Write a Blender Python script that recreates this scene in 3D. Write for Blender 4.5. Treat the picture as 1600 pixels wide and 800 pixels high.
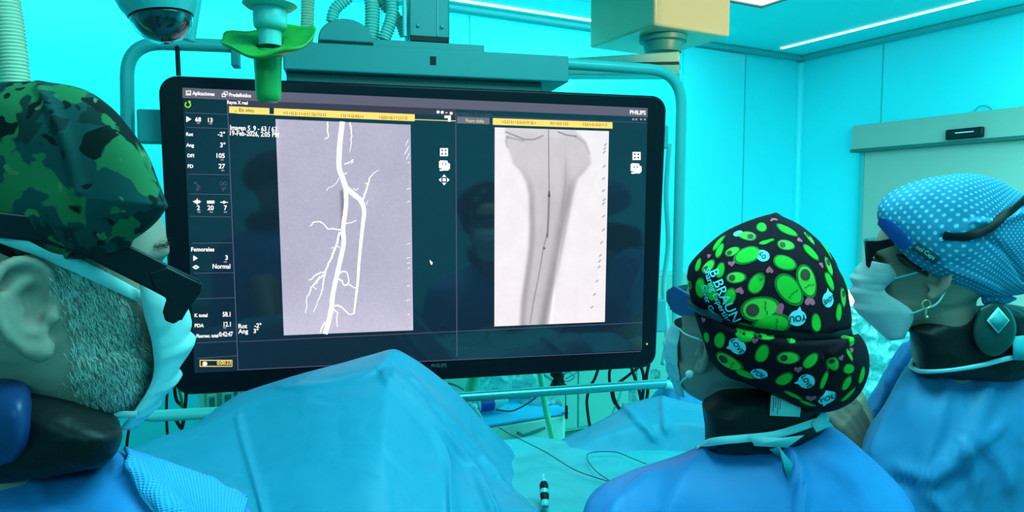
import bpy, bmesh, math, random
import numpy as np
from mathutils import Vector, Matrix, noise
from mathutils.bvhtree import BVHTree

random.seed(7)
rng = np.random.default_rng(7)
for o in list(bpy.data.objects):
    bpy.data.objects.remove(o)
SC = bpy.context.scene
COL = SC.collection

# ------------------------------------------------------------ camera, world, lights, exposure
FPX = 1080.0
PITCH = math.radians(4.0)
CAM = Vector((0, 0, 1.65))
cd = bpy.data.cameras.new('camera')
cd.sensor_width = 36.0
cd.lens = FPX / 1600 * 36
cd.clip_start = 0.02
cam = bpy.data.objects.new('camera', cd)
COL.objects.link(cam)
cam.location = CAM
cam.rotation_euler = (math.pi / 2 - PITCH, 0, 0)
SC.camera = cam
SC.view_settings.view_transform = 'Standard'
SC.view_settings.look = 'None'
SC.view_settings.exposure = 0.0
SC.view_settings.gamma = 1.0
SC.view_settings.use_curve_mapping = False

w = bpy.data.worlds.new('world')
SC.world = w
w.use_nodes = True
w.node_tree.nodes['Background'].inputs[0].default_value = (0.1, 0.8, 0.9, 1)
w.node_tree.nodes['Background'].inputs[1].default_value = 0.2

ROOM_YAW = math.radians(27.8)
RM = Matrix.Rotation(ROOM_YAW, 4, 'Z')
CEIL = 2.85
WB, WR, WL, WF = 3.91, 4.68, -3.6, -3.2      # back, right, left, front walls in the room frame

def area(name, loc, aim, size, power, color, sy=None):
    l = bpy.data.lights.new(name, 'AREA')
    l.shape = 'RECTANGLE'
    l.size = size
    l.size_y = sy or size
    l.energy = power
    l.color = color
    o = bpy.data.objects.new(name, l)
    COL.objects.link(o)
    o.location = loc
    o.rotation_euler = (Vector(aim) - Vector(loc)).to_track_quat('-Z', 'Y').to_euler()
    return o

CYAN = (0.13, 1.0, 1.0)
area('ceiling_panel_light', RM @ Vector((0.9, 0.3, 2.78)), RM @ Vector((0.9, 0.3, 0)), 1.5, 56, (0.24, 1.0, 0.98), 1.2)
area('rear_ceiling_panel_light', RM @ Vector((-1.2, -1.7, 2.78)), RM @ Vector((-0.6, -0.6, 0)), 1.4, 34, (0.2, 1.0, 1.0), 1.0)
area('wall_wash_fill', RM @ Vector((0.2, 3.25, 2.74)), RM @ Vector((0.2, 4.1, 1.2)), 6.5, 52, CYAN, 0.2)  # fill added beside the LED strip to brighten the back wall
area('right_wall_wash_fill', RM @ Vector((4.0, 0.9, 2.74)), RM @ Vector((4.8, 0.9, 1.2)), 0.2, 260, CYAN, 5.0)  # same kind of added fill, brightening the right wall
# surgical lamp behind the camera: warm spot which grazes the ceiling pendant
sp = bpy.data.lights.new('surgical_lamp_spot', 'SPOT')
sp.energy = 320
sp.color = (1.0, 0.58, 0.14)
sp.spot_size = math.radians(12)
sp.spot_blend = 0.25
sp.shadow_soft_size = 0.06
spo = bpy.data.objects.new('surgical_lamp_spot', sp)
COL.objects.link(spo)

# ------------------------------------------------------------ projection helpers (photo pixel -> point at a real distance)
FW = Vector((0, math.cos(PITCH), -math.sin(PITCH)))
UP = Vector((0, math.sin(PITCH), math.cos(PITCH)))
def ray(px, py):
    return FW * FPX + Vector((1, 0, 0)) * (px - 800) + UP * (400 - py)
def W(px, py, Y):
    d = ray(px, py)
    return CAM + d * (Y / d.y)
def P(v):
    d = Vector(v) - CAM
    z = d.dot(FW)
    return (800 + FPX * d.x / z, 400 - FPX * d.dot(UP) / z)
class Frame:
    def __init__(s, M):
        s.M = M
        s.I = M.inverted()
    def hit(s, px, py, ax, val):
        o = s.I @ CAM
        d = s.I.to_3x3() @ ray(px, py)
        t = (val - o[ax]) / d[ax]
        return o + d * t
    def w(s, v):
        return s.M @ Vector(v)
ROOM = Frame(RM)

def lin(c):
    c = c / 255
    return c / 12.92 if c <= 0.04045 else ((c + 0.055) / 1.055) ** 2.4
def S(r, g, b):
    return (lin(r), lin(g), lin(b))

# ------------------------------------------------------------ materials
def mat(name, col, rough=0.5, metal=0.0, bump=None, emit=None, estr=1.0, var=None, spec=0.5, trans=0.0, alpha=1.0, sheen=0.0):
    m = bpy.data.materials.new(name)
    m.use_nodes = True
    nt = m.node_tree
    b = nt.nodes['Principled BSDF']
    b.inputs['Base Color'].default_value = (*col, 1)
    b.inputs['Roughness'].default_value = rough
    b.inputs['Metallic'].default_value = metal
    b.inputs['Specular IOR Level'].default_value = spec
    b.inputs['Transmission Weight'].default_value = trans
    b.inputs['Alpha'].default_value = alpha
    b.inputs['Sheen Weight'].default_value = sheen
    if emit:
        b.inputs['Emission Color'].default_value = (*emit, 1)
        b.inputs['Emission Strength'].default_value = estr
    tc = nt.nodes.new('ShaderNodeTexCoord')
    if bump:
        n = nt.nodes.new('ShaderNodeTexNoise')
        n.inputs['Scale'].default_value = bump[0]
        n.inputs['Detail'].default_value = 4
        bm_ = nt.nodes.new('ShaderNodeBump')
        bm_.inputs['Strength'].default_value = bump[1]
        bm_.inputs['Distance'].default_value = bump[2] if len(bump) > 2 else 0.002
        nt.links.new(tc.outputs['Object'], n.inputs['Vector'])
        nt.links.new(n.outputs['Fac'], bm_.inputs['Height'])
        nt.links.new(bm_.outputs['Normal'], b.inputs['Normal'])
    if var:   # (scale, second colour)
        n = nt.nodes.new('ShaderNodeTexNoise')
        n.inputs['Scale'].default_value = var[0]
        n.inputs['Detail'].default_value = 3
        mx = nt.nodes.new('ShaderNodeMix')
        mx.data_type = 'RGBA'
        mx.inputs['A'].default_value = (*col, 1)
        mx.inputs['B'].default_value = (*var[1], 1)
        nt.links.new(tc.outputs['Object'], n.inputs['Vector'])
        nt.links.new(n.outputs['Fac'], mx.inputs['Factor'])
        nt.links.new(mx.outputs['Result'], b.inputs['Base Color'])
    return m

M = {}
M['wall'] = mat('wall_cyan_panel', (0.06, 0.82, 0.9), 0.35, var=(0.6, (0.05, 0.74, 0.86)))
M['ceiling'] = mat('ceiling_panel', (0.08, 0.86, 0.9), 0.45)
M['floor'] = mat('floor_vinyl', (0.10, 0.30, 0.28), 0.35, var=(3, (0.08, 0.24, 0.24)))
M['seam'] = mat('panel_seam', (0.03, 0.45, 0.5), 0.5)
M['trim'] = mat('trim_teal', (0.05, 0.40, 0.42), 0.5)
M['housing'] = mat('equipment_housing', (0.022, 0.245, 0.25), 0.45)
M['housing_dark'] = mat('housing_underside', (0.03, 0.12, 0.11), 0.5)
M['tube'] = mat('painted_tube', (0.06, 0.46, 0.46), 0.3)
M['tube_hi'] = mat('white_tube', (0.16, 0.62, 0.62), 0.3)
M['steel'] = mat('brushed_rail', (0.08, 0.44, 0.46), 0.3, 0.6)
M['pendant'] = mat('pendant_enamel', (0.52, 0.47, 0.30), 0.3)
M['black'] = mat('black_plastic', (0.008, 0.006, 0.010), 0.3, spec=0.25)
M['bezel'] = mat('monitor_bezel', (0.008, 0.007, 0.012), 0.3, spec=0.2)
M['rubber'] = mat('black_rubber', (0.012, 0.009, 0.012), 0.55, spec=0.2)
M['hose'] = mat('corrugated_hose', (0.8, 0.78, 0.58), 0.4)
M['hose_teal'] = mat('teal_corrugated_hose', (0.2, 0.62, 0.55), 0.4)
M['green_cover'] = mat('green_sterile_cover', (0.03, 0.36, 0.07), 0.35, bump=(30, 0.3, 0.004), trans=0.0)
M['green_sheet'] = mat('green_cover_flange', (0.03, 0.30, 0.03), 0.35, bump=(25, 0.2, 0.004))
M['lamp_grey'] = mat('lamp_handle_plastic', (0.12, 0.55, 0.52), 0.3)
M['glass_dark'] = mat('smoked_dome', (0.012, 0.02, 0.03), 0.05)
M['clear'] = mat('clear_plastic', (0.6, 1.0, 0.97), 0.12, trans=0.85, bump=(18, 1.0, 0.02))
M['bag'] = mat('plastic_bag', (0.35, 0.95, 0.9), 0.15, trans=0.45, bump=(16, 1.0, 0.03))
M['door'] = mat('door_laminate', (0.60, 0.42, 0.36), 0.45)
M['header'] = mat('door_header_metal', (0.50, 0.40, 0.34), 0.4)
M['skin'] = mat('skin', (0.50, 0.32, 0.255), 0.5, bump=(220, 0.25, 0.001), var=(30, (0.42, 0.25, 0.20)), spec=0.3)
M['skin2'] = mat('skin_woman', (0.46, 0.29, 0.225), 0.5, bump=(220, 0.2, 0.001), var=(25, (0.39, 0.235, 0.185)), spec=0.3)
M['mask'] = mat('mask_cloth', (0.55, 0.62, 0.64), 0.7, bump=(260, 0.3, 0.001))
M['mask_blue'] = mat('mask_cloth_blue', (0.38, 0.70, 0.72), 0.65, bump=(200, 0.3, 0.001))
M['hair_grey'] = mat('grey_hair', (0.62, 0.62, 0.56), 0.6)
M['hair_dark'] = mat('dark_hair', (0.02, 0.015, 0.012), 0.5)
M['navy'] = mat('navy_plastic', (0.02, 0.07, 0.22), 0.3)
M['lead'] = mat('black_collar_fabric', (0.012, 0.010, 0.012), 0.45, bump=(16, 0.8, 0.012), spec=0.22)
M['pearl'] = mat('pearl', (0.7, 0.85, 0.85), 0.12)
M['gold'] = mat('gold', (0.8, 0.6, 0.3), 0.3, 0.8)
M['white'] = mat('white_label', (0.4, 0.85, 0.85), 0.5)
M['ink'] = mat('label_ink', (0.02, 0.06, 0.08), 0.6)
M['binding'] = mat('gown_binding', (0.45, 0.85, 0.9), 0.7)
M['glove'] = mat('latex_glove', (0.85, 0.55, 0.36), 0.45, bump=(40, 0.5, 0.003))
M['cart'] = mat('cart_plastic', (0.42, 0.78, 0.66), 0.4)
M['cart_gap'] = mat('cart_dark_plastic', (0.05, 0.22, 0.2), 0.6)  # even dark teal for handles, legs, plinth, sockets and bracket
M['tray_blue'] = mat('blue_tray_sheet', (0.03, 0.5, 0.85), 0.5)
M['tube_green'] = mat('green_tubing', (0.12, 0.72, 0.42), 0.3)
M['orange'] = mat('orange', (0.5, 0.18, 0.02), 0.5)
M['yellowgreen'] = mat('earth_cable', (0.22, 0.3, 0.02), 0.5)
M['label_navy'] = mat('navy_label', (0.01, 0.04, 0.35), 0.4)

def glow(name, col, k=1.0):
    return mat(name, (0, 0, 0), 0.25, emit=col, estr=k, spec=0.3)
M['led'] = glow('led_strip_glow', (0.35, 1.0, 1.0), 5.0)
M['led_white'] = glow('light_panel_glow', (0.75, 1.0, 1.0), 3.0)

def cloth(name, col, col2, scale=35, rough=0.5):
    """nonwoven fabric: fine fibre bump plus broad soft crumples"""
    m = bpy.data.materials.new(name)
    m.use_nodes = True
    nt = m.node_tree
    b = nt.nodes['Principled BSDF']
    b.inputs['Roughness'].default_value = rough
    b.inputs['Specular IOR Level'].default_value = 0.35
    tc = nt.nodes.new('ShaderNodeTexCoord')
    n1 = nt.nodes.new('ShaderNodeTexNoise'); n1.inputs['Scale'].default_value = scale; n1.inputs['Detail'].default_value = 5
    n2 = nt.nodes.new('ShaderNodeTexNoise'); n2.inputs['Scale'].default_value = 6; n2.inputs['Detail'].default_value = 2.6; n2.inputs['Distortion'].default_value = 0.8
    n3 = nt.nodes.new('ShaderNodeTexNoise'); n3.inputs['Scale'].default_value = 700
    for n in (n1, n2, n3):
        nt.links.new(tc.outputs['Object'], n.inputs['Vector'])
    mx = nt.nodes.new('ShaderNodeMix'); mx.data_type = 'RGBA'
    mx.inputs['A'].default_value = (*col, 1); mx.inputs['B'].default_value = (*col2, 1)
    nt.links.new(n1.outputs['Fac'], mx.inputs['Factor'])
    nt.links.new(mx.outputs['Result'], b.inputs['Base Color'])
    b1 = nt.nodes.new('ShaderNodeBump'); b1.inputs['Strength'].default_value = 0.5; b1.inputs['Distance'].default_value = 0.028
    b2 = nt.nodes.new('ShaderNodeBump'); b2.inputs['Strength'].default_value = 0.25; b2.inputs['Distance'].default_value = 0.0006
    nt.links.new(n2.outputs['Fac'], b1.inputs['Height'])
    nt.links.new(n3.outputs['Fac'], b2.inputs['Height'])
    nt.links.new(b1.outputs['Normal'], b2.inputs['Normal'])
    nt.links.new(b2.outputs['Normal'], b.inputs['Normal'])
    return m
M['drape'] = cloth('blue_drape', (0.025, 0.28, 0.465), (0.035, 0.325, 0.52))
M['drape_teal'] = cloth('teal_drape', (0.014, 0.27, 0.44), (0.02, 0.31, 0.49))
M['drape_light'] = cloth('light_drape', (0.022, 0.38, 0.46), (0.035, 0.45, 0.52))
M['gown'] = cloth('gown_blue', (0.03, 0.215, 0.57), (0.038, 0.25, 0.62))
M['gown_r'] = cloth('gown_blue_teal', (0.03, 0.215, 0.46), (0.04, 0.26, 0.52))
M['gown_dark'] = cloth('gown_deep_blue', (0.035, 0.22, 0.55), (0.04, 0.26, 0.6))

def towel_mat():
    m = mat('dimpled_towel', (0.03, 0.34, 0.70), 0.7)
    nt = m.node_tree
    b = nt.nodes['Principled BSDF']
    uv = nt.nodes.new('ShaderNodeUVMap')
    v = nt.nodes.new('ShaderNodeTexVoronoi'); v.inputs['Scale'].default_value = 34; v.inputs['Randomness'].default_value = 0.1
    r = nt.nodes.new('ShaderNodeValToRGB')
    r.color_ramp.elements[0].position = 0.15; r.color_ramp.elements[0].color = (0.015, 0.2, 0.52, 1)
    r.color_ramp.elements[1].position = 0.45; r.color_ramp.elements[1].color = (0.035, 0.38, 0.74, 1)
    bp = nt.nodes.new('ShaderNodeBump'); bp.inputs['Distance'].default_value = 0.003; bp.inputs['Strength'].default_value = 0.6
    nt.links.new(uv.outputs[0], v.inputs['Vector'])
    nt.links.new(v.outputs['Distance'], r.inputs[0]); nt.links.new(r.outputs[0], b.inputs['Base Color'])
    nt.links.new(v.outputs['Distance'], bp.inputs['Height']); nt.links.new(bp.outputs[0], b.inputs['Normal'])
    return m
M['towel'] = towel_mat()

def camo_mat():
    m = mat('camouflage_cloth', (0.02, 0.08, 0.05), 0.8, spec=0.12)
    nt = m.node_tree
    b = nt.nodes['Principled BSDF']
    tc = nt.nodes.new('ShaderNodeTexCoord')
    mp = nt.nodes.new('ShaderNodeMapping'); mp.inputs['Scale'].default_value = (1.15, 1.15, 0.95)
    mp.inputs['Rotation'].default_value = (0.3, 0.5, 0.2)
    nt.links.new(tc.outputs['Object'], mp.inputs['Vector'])
    prev = None
    for k, (sc, th, c) in enumerate([(22, 0.48, (0.012, 0.06, 0.062)), (27, 0.53, (0.032, 0.155, 0.062)), (32, 0.575, (0.006, 0.010, 0.010)), (36, 0.65, (0.12, 0.19, 0.08))]):
        n = nt.nodes.new('ShaderNodeTexNoise'); n.noise_dimensions = '4D'
        n.inputs['W'].default_value = 3.7 * k + 1; n.inputs['Scale'].default_value = sc
        n.inputs['Detail'].default_value = 2.2; n.inputs['Distortion'].default_value = 0.9
        nt.links.new(mp.outputs[0], n.inputs['Vector'])
        r = nt.nodes.new('ShaderNodeValToRGB')
        r.color_ramp.elements[0].position = th - 0.008; r.color_ramp.elements[1].position = th + 0.008
        nt.links.new(n.outputs['Fac'], r.inputs[0])
        mx = nt.nodes.new('ShaderNodeMix'); mx.data_type = 'RGBA'
        if prev is None:
            mx.inputs['A'].default_value = (0.010, 0.030, 0.028, 1)
        else:
            nt.links.new(prev, mx.inputs['A'])
        mx.inputs['B'].default_value = (*c, 1)
        nt.links.new(r.outputs[0], mx.inputs['Factor'])
        prev = mx.outputs['Result']
    nt.links.new(prev, b.inputs['Base Color'])
    n = nt.nodes.new('ShaderNodeTexNoise'); n.inputs['Scale'].default_value = 9
    bp = nt.nodes.new('ShaderNodeBump'); bp.inputs['Distance'].default_value = 0.01; bp.inputs['Strength'].default_value = 0.4
    nt.links.new(tc.outputs['Object'], n.inputs['Vector']); nt.links.new(n.outputs['Fac'], bp.inputs['Height']); nt.links.new(bp.outputs[0], b.inputs['Normal'])
    return m
M['camo'] = camo_mat()

def dots_mat():
    """white dots in diagonal rows on blue cotton, laid along the cap's own UV grid (metres)"""
    m = mat('dotted_cotton', (0.02, 0.2, 0.42), 0.7)
    nt = m.node_tree
    b = nt.nodes['Principled BSDF']
    uv = nt.nodes.new('ShaderNodeUVMap')
    sep = nt.nodes.new('ShaderNodeSeparateXYZ'); nt.links.new(uv.outputs[0], sep.inputs[0])
    def node(op, a, bb=None):
        n = nt.nodes.new('ShaderNodeMath'); n.operation = op
        for i, x in enumerate((a, bb)):
            if x is None: continue
            if isinstance(x, (int, float)): n.inputs[i].default_value = x
            else: nt.links.new(x, n.inputs[i])
        return n.outputs[0]
    K = 1 / 0.0092
    u = node('MULTIPLY', sep.outputs[0], K); v = node('MULTIPLY', sep.outputs[1], K)
    def lattice(du):
        fu = node('SUBTRACT', node('FRACT', node('ADD', u, du)), 0.5)
        fv = node('SUBTRACT', node('FRACT', node('ADD', v, du)), 0.5)
        return node('SQRT', node('ADD', node('MULTIPLY', fu, fu), node('MULTIPLY', fv, fv)))
    d = node('MINIMUM', lattice(0.0), lattice(0.5))
    r = nt.nodes.new('ShaderNodeValToRGB')
    r.color_ramp.elements[0].position = 0.12; r.color_ramp.elements[0].color = (0.14, 0.56, 0.70, 1)
    r.color_ramp.elements[1].position = 0.20; r.color_ramp.elements[1].color = (0.02, 0.19, 0.36, 1)
    nt.links.new(d, r.inputs[0]); nt.links.new(r.outputs[0], b.inputs['Base Color'])
    tc = nt.nodes.new('ShaderNodeTexCoord')
    n = nt.nodes.new('ShaderNodeTexNoise'); n.inputs['Scale'].default_value = 11
    bp = nt.nodes.new('ShaderNodeBump'); bp.inputs['Distance'].default_value = 0.012; bp.inputs['Strength'].default_value = 0.5
    nt.links.new(tc.outputs['Object'], n.inputs['Vector']); nt.links.new(n.outputs['Fac'], bp.inputs['Height']); nt.links.new(bp.outputs[0], b.inputs['Normal'])
    return m
M['dots'] = dots_mat()

# ------------------------------------------------------------ mesh builder
def tag(o, label=None, cat=None, group=None, kind=None):
    for k, v in (('label', label), ('category', cat), ('group', group), ('kind', kind)):
        if v: o[k] = v
    return o
ROOTLOC = {}
def thing(name, label, cat, loc, group=None):
    o = bpy.data.objects.new(name, None)
    o.empty_display_size = 0.05
    COL.objects.link(o)
    o.location = loc
    ROOTLOC[o.name] = Vector(loc)
    tag(o, label, cat, group)
    return o

class MB:
    def __init__(s):
        s.v = []; s.f = []; s.m = []; s.uv = None
    def add(s, vs, fs, m=0):
        b = len(s.v)
        s.v.extend(Vector(v) for v in vs)
        s.f.extend(tuple(i + b for i in f) for f in fs)
        s.m.extend([m] * len(fs))
        return s
    def box(s, lo, hi, fr=None, m=0):
        vs = [Vector((x, y, z)) for x in (lo[0], hi[0]) for y in (lo[1], hi[1]) for z in (lo[2], hi[2])]
        if fr: vs = [fr.w(v) for v in vs]
        return s.add(vs, [(0, 1, 3, 2), (4, 6, 7, 5), (0, 4, 5, 1), (2, 3, 7, 6), (0, 2, 6, 4), (1, 5, 7, 3)], m)
    def tube(s, pts, r, seg=12, m=0, closed=False, caps=True, ribs=None, flat=1.0):
        pts = [Vector(p) for p in pts]
        n = len(pts)
        rr = r if hasattr(r, '__len__') else [r] * n
        t0 = (pts[1] - pts[0]).normalized()
        a = t0.orthogonal().normalized()
        vs = []
        for i, p in enumerate(pts):
            t = (pts[min(i + 1, n - 1)] - pts[max(i - 1, 0)]).normalized()
            a = (a - t * a.dot(t)).normalized()
            b = t.cross(a)
            for k in range(seg):
                an = 2 * math.pi * k / seg
                vs.append(p + (a * math.cos(an) + b * math.sin(an) * flat) * rr[i])
        fs = []
        for i in range(n - 1):
            for k in range(seg):
                k2 = (k + 1) % seg
                fs.append((i * seg + k, i * seg + k2, (i + 1) * seg + k2, (i + 1) * seg + k))
        if caps:
            fs.append(tuple(range(seg - 1, -1, -1)))
            fs.append(tuple((n - 1) * seg + k for k in range(seg)))
        return s.add(vs, fs, m)
    def lathe(s, prof, c, seg=48, axis=None, m=0, fr=None):
        """prof: (radius, height) pairs, revolved about the vertical through c"""
        vs = []
        for r, h in prof:
            for k in range(seg):
                a = 2 * math.pi * k / seg
                v = Vector((r * math.cos(a), r * math.sin(a), h))
                if fr: v = fr @ v
                vs.append(Vector(c) + v)
        fs = []
        for i in range(len(prof) - 1):
            for k in range(seg):
                k2 = (k + 1) % seg
                fs.append((i * seg + k, i * seg + k2, (i + 1) * seg + k2, (i + 1) * seg + k))
        return s.add(vs, fs, m)
    def prism(s, pts, off, m=0):
        """closed polygon of world points, extruded by vector off"""
        pts = [Vector(p) for p in pts]
        n = len(pts)
        vs = pts + [p + Vector(off) for p in pts]
        fs = [tuple(range(n)), tuple(range(2 * n - 1, n - 1, -1))]
        for i in range(n):
            j = (i + 1) % n
            fs.append((i, i + n, j + n, j))
        return s.add(vs, fs, m)
    def ball(s, c, r, seg=16, m=0, M3=None):
        vs = []; fs = []
        R_ = r if hasattr(r, '__len__') else (r, r, r)
        for i in range(seg + 1):
            th = math.pi * i / seg
            for k in range(seg * 2):
                a = math.pi * k / seg
                v = Vector((R_[0] * math.sin(th) * math.cos(a), R_[1] * math.sin(th) * math.sin(a), R_[2] * math.cos(th)))
                if M3: v = M3 @ v
                vs.append(Vector(c) + v)
        q = seg * 2
        for i in range(seg):
            for k in range(q):
                k2 = (k + 1) % q
                fs.append((i * q + k, (i + 1) * q + k, (i + 1) * q + k2, i * q + k2))
        return s.add(vs, fs, m)
    def build(s, name, mats, parent=None, smooth=35, bevel=0, solid=0, merge=True, subsurf=0, recalc=True):
        if not isinstance(mats, (list, tuple)): mats = [mats]
        lo = Vector([min(v[i] for v in s.v) for i in range(3)])
        hi = Vector([max(v[i] for v in s.v) for i in range(3)])
        c = (lo + hi) / 2
        me = bpy.data.meshes.new(name)
        me.from_pydata([v - c for v in s.v], [], s.f)
        if s.uv is not None:
            ul = me.uv_layers.new(name='UVMap')
            li = np.empty(len(me.loops), dtype=np.int32); me.loops.foreach_get('vertex_index', li)
            ul.data.foreach_set('uv', np.asarray(s.uv, dtype=np.float32)[li].ravel())
        for mm in mats: me.materials.append(mm)
        if len(mats) > 1: me.polygons.foreach_set('material_index', s.m)
        if merge or recalc:
            bm = bmesh.new(); bm.from_mesh(me)
            if merge: bmesh.ops.remove_doubles(bm, verts=bm.verts, dist=1e-6)
            if recalc: bmesh.ops.recalc_face_normals(bm, faces=bm.faces)
            bm.to_mesh(me); bm.free()
        o = bpy.data.objects.new(name, me)
        COL.objects.link(o)
        if parent is not None:
            o.parent = parent
            base = ROOTLOC.get(parent.name, Vector((0, 0, 0)))
            o.location = c - base
        else:
            o.location = c
        ROOTLOC[o.name] = c.copy()
        if smooth:
            me.shade_smooth()
            if smooth < 180: me.set_sharp_from_angle(angle=math.radians(smooth))
        if bevel:
            b = o.modifiers.new('bevel', 'BEVEL'); b.width = bevel; b.segments = 3; b.limit_method = 'ANGLE'
        if solid:
            q = o.modifiers.new('solid', 'SOLIDIFY'); q.thickness = solid; q.offset = 0
        if subsurf:
            q = o.modifiers.new('sub', 'SUBSURF'); q.levels = subsurf; q.render_levels = subsurf
        return o

def catmull(pts, n, tens=0.5):
    """smooth curve through points (lists of vectors)"""
    A = np.array([list(p) for p in pts], float)
    out = []
    m = len(A)
    for i in range(m - 1):
        p0 = A[i - 1] if i else 2 * A[0] - A[1]
        p1, p2 = A[i], A[i + 1]
        p3 = A[i + 2] if i + 2 < m else 2 * A[-1] - A[-2]
        for k in range(n):
            t = k / n
            m1 = (p2 - p0) * tens; m2 = (p3 - p1) * tens
            out.append((2 * t ** 3 - 3 * t * t + 1) * p1 + (t ** 3 - 2 * t * t + t) * m1 + (-2 * t ** 3 + 3 * t * t) * p2 + (t ** 3 - t * t) * m2)
    out.append(A[-1])
    return np.array(out)

def segdist(px, poly):
    """distance from Nx2 pixels to a polyline, plus signed side"""
    best = np.full(len(px), 1e9)
    side = np.zeros(len(px))
    for a, b in zip(poly[:-1], poly[1:]):
        a = np.array(a, float); b = np.array(b, float); d = b - a
        t = np.clip(((px - a) @ d) / (d @ d), 0, 1)
        q = a + t[:, None] * d
        e = px - q
        dist = np.hypot(e[:, 0], e[:, 1])
        s_ = np.sign(e[:, 0] * d[1] - e[:, 1] * d[0])
        k = dist < best
        best[k] = dist[k]; side[k] = s_[k]
    return best, side

def projn(V):
    d = V - np.array(CAM)
    z = d @ np.array(FW)
    return np.stack([800 + FPX * d[:, 0] / z, 400 - FPX * (d @ np.array(UP)) / z], -1)

def ridge(V, N, folds):
    """folds: (polyline in photo pixels, height m, width px); cloth folds raised along the surface normal"""
    px = projn(V)
    out = V.copy()
    for poly, amp, wd in folds:
        poly = catmull([Vector((*p, 0)) for p in poly], 6)[:, :2]
        d, sd = segdist(px, poly)
        h = np.where(sd > 0, np.exp(-(d / wd) ** 2), np.exp(-(d / (wd * 0.45)) ** 2)) * amp
        out += N * h[:, None]
    return out

def silo(outline, Y, D, folds=(), back=None, p=2.4, seg=220, rings=44, wav=0.0, wsc=6, center=None, smoothn=8, uvm=False, tilt=None, seed=0.0, zpin=None):
    """A rounded solid: its outline (photo pixels) lies in the upright plane at distance Y, it swells by D towards us and by back away."""
    back = D if back is None else back
    pts = [W(x, y, Y) for x, y in outline]
    cc = Vector((0, 0, 0))
    for q in pts: cc += q
    cc /= len(pts)
    if center: cc = W(center[0], center[1], Y)
    ring = catmull(list(pts) + [pts[0]], smoothn)[:-1]
    # resample evenly
    L = np.concatenate([[0], np.cumsum(np.linalg.norm(np.diff(np.vstack([ring, ring[:1]]), axis=0), axis=1))])
    t = np.linspace(0, L[-1], seg, endpoint=False)
    R2 = np.vstack([ring, ring[:1]])
    ring = np.stack([np.interp(t, L, R2[:, i]) for i in range(3)], -1)
    c = np.array(cc)
    n = np.array((CAM - cc).normalized()); n[2] *= 0.3; n /= np.linalg.norm(n)
    if tilt is not None:
        n = np.array(tilt, float); n /= np.linalg.norm(n)
    V = []; ids = []
    rs = np.sin(np.linspace(0, math.pi / 2, rings))        # 0..1, dense at the rim
    uv = []
    layers = [(r, 1) for r in rs[1:]] + [(r, -1) for r in rs[1:-1][::-1]]
    V.append(c + n * D)
    for r, sgn in layers:
        h = (1 - r ** p) ** (1 / 2.0) if r < 1 else 0
        V.extend(c + (ring - c) * r + n * (h * (D if sgn > 0 else -back)))
    V.append(c - n * back)
    V = np.array(V)
    F = []
    for k in range(seg):
        F.append((0, 1 + k, 1 + (k + 1) % seg))
    for i in range(len(layers) - 1):
        a = 1 + i * seg; b = a + seg
        for k in range(seg):
            k2 = (k + 1) % seg
            F.append((a + k, b + k, b + k2, a + k2))
    a = 1 + (len(layers) - 1) * seg
    last = len(V) - 1
    for k in range(seg):
        F.append((a + k, last, a + (k + 1) % seg))
    mb = MB()
    def normals(V):
        me = bpy.data.meshes.new('tmp'); me.from_pydata(V.tolist(), [], F); 
        N = np.empty(len(V) * 3); me.vertex_normals.foreach_get('vector', N)
        bpy.data.meshes.remove(me)
        N = N.reshape(-1, 3)
        if ((V - c) * N).sum() < 0: N = -N
        return N
    N = normals(V)
    if wav:
        h = np.array([noise.noise(Vector(v) * wsc + Vector((seed, 0, 0))) + 0.5 * noise.noise(Vector(v) * wsc * 2.3 + Vector((seed, 3, 0))) for v in V])
        V = V + N * (h * wav)[:, None]
    if folds:
        V = ridge(V, N, folds)
    if uvm:
        e = V - c
        a_ = np.cross([0, 0, 1.0], n); a_ /= np.linalg.norm(a_)
        # arc-length-like coordinates so the pattern does not stretch at the rim
        x = e @ a_; z = e[:, 2]; d = e @ n
        r = np.sqrt(x * x + z * z) + 1e-9
        ang = np.arctan2(r, d + 0.6 * D)
        s_ = ang * (0.5 * (r + np.sqrt(r * r + d * d)) + 0.02) / r * 0.62
        uv = np.stack([x * s_, z * s_], -1)
        mb.uv = uv
    mb.v = [Vector(v) for v in V]; mb.f = F; mb.m = [0] * len(F)
    return mb

def patch(rows, n=8, folds=(), wav=0.0, wsc=6, seed=0.0, nr=None, tens=0.5):
    """sheet through rows of world points, smoothly interpolated both ways"""
    nr = nr or n
    R_ = [catmull(r, n, tens) for r in rows]
    nc = len(R_[0])
    cols = [catmull([Vector(R_[i][k]) for i in range(len(R_))], nr, tens) for k in range(nc)]
    nrw = len(cols[0])
    V = np.array([cols[k][i] for i in range(nrw) for k in range(nc)])
    F = [(i * nc + k, i * nc + k + 1, (i + 1) * nc + k + 1, (i + 1) * nc + k) for i in range(nrw - 1) for k in range(nc - 1)]
    me = bpy.data.meshes.new('tmp'); me.from_pydata(V.tolist(), [], F)
    N = np.empty(len(V) * 3); me.vertex_normals.foreach_get('vector', N); N = N.reshape(-1, 3)
    bpy.data.meshes.remove(me)
    flip = np.sign(((np.array(CAM) - V) * N).sum(1)); flip[flip == 0] = 1
    if flip.mean() < 0: N = -N
    if wav:
        h = np.array([noise.noise(Vector(v) * wsc + Vector((seed, 0, 0))) + 0.5 * noise.noise(Vector(v) * wsc * 2.3 + Vector((seed, 3, 0))) for v in V])
        V = V + N * (h * wav)[:, None]
    if folds: V = ridge(V, N, folds)
    mb = MB()
    mb.v = [Vector(v) for v in V]; mb.f = F; mb.m = [0] * len(F)
    mb.uv = np.array([(k / (nc - 1), i / (nrw - 1)) for i in range(nrw) for k in range(nc)])
    return mb

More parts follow.
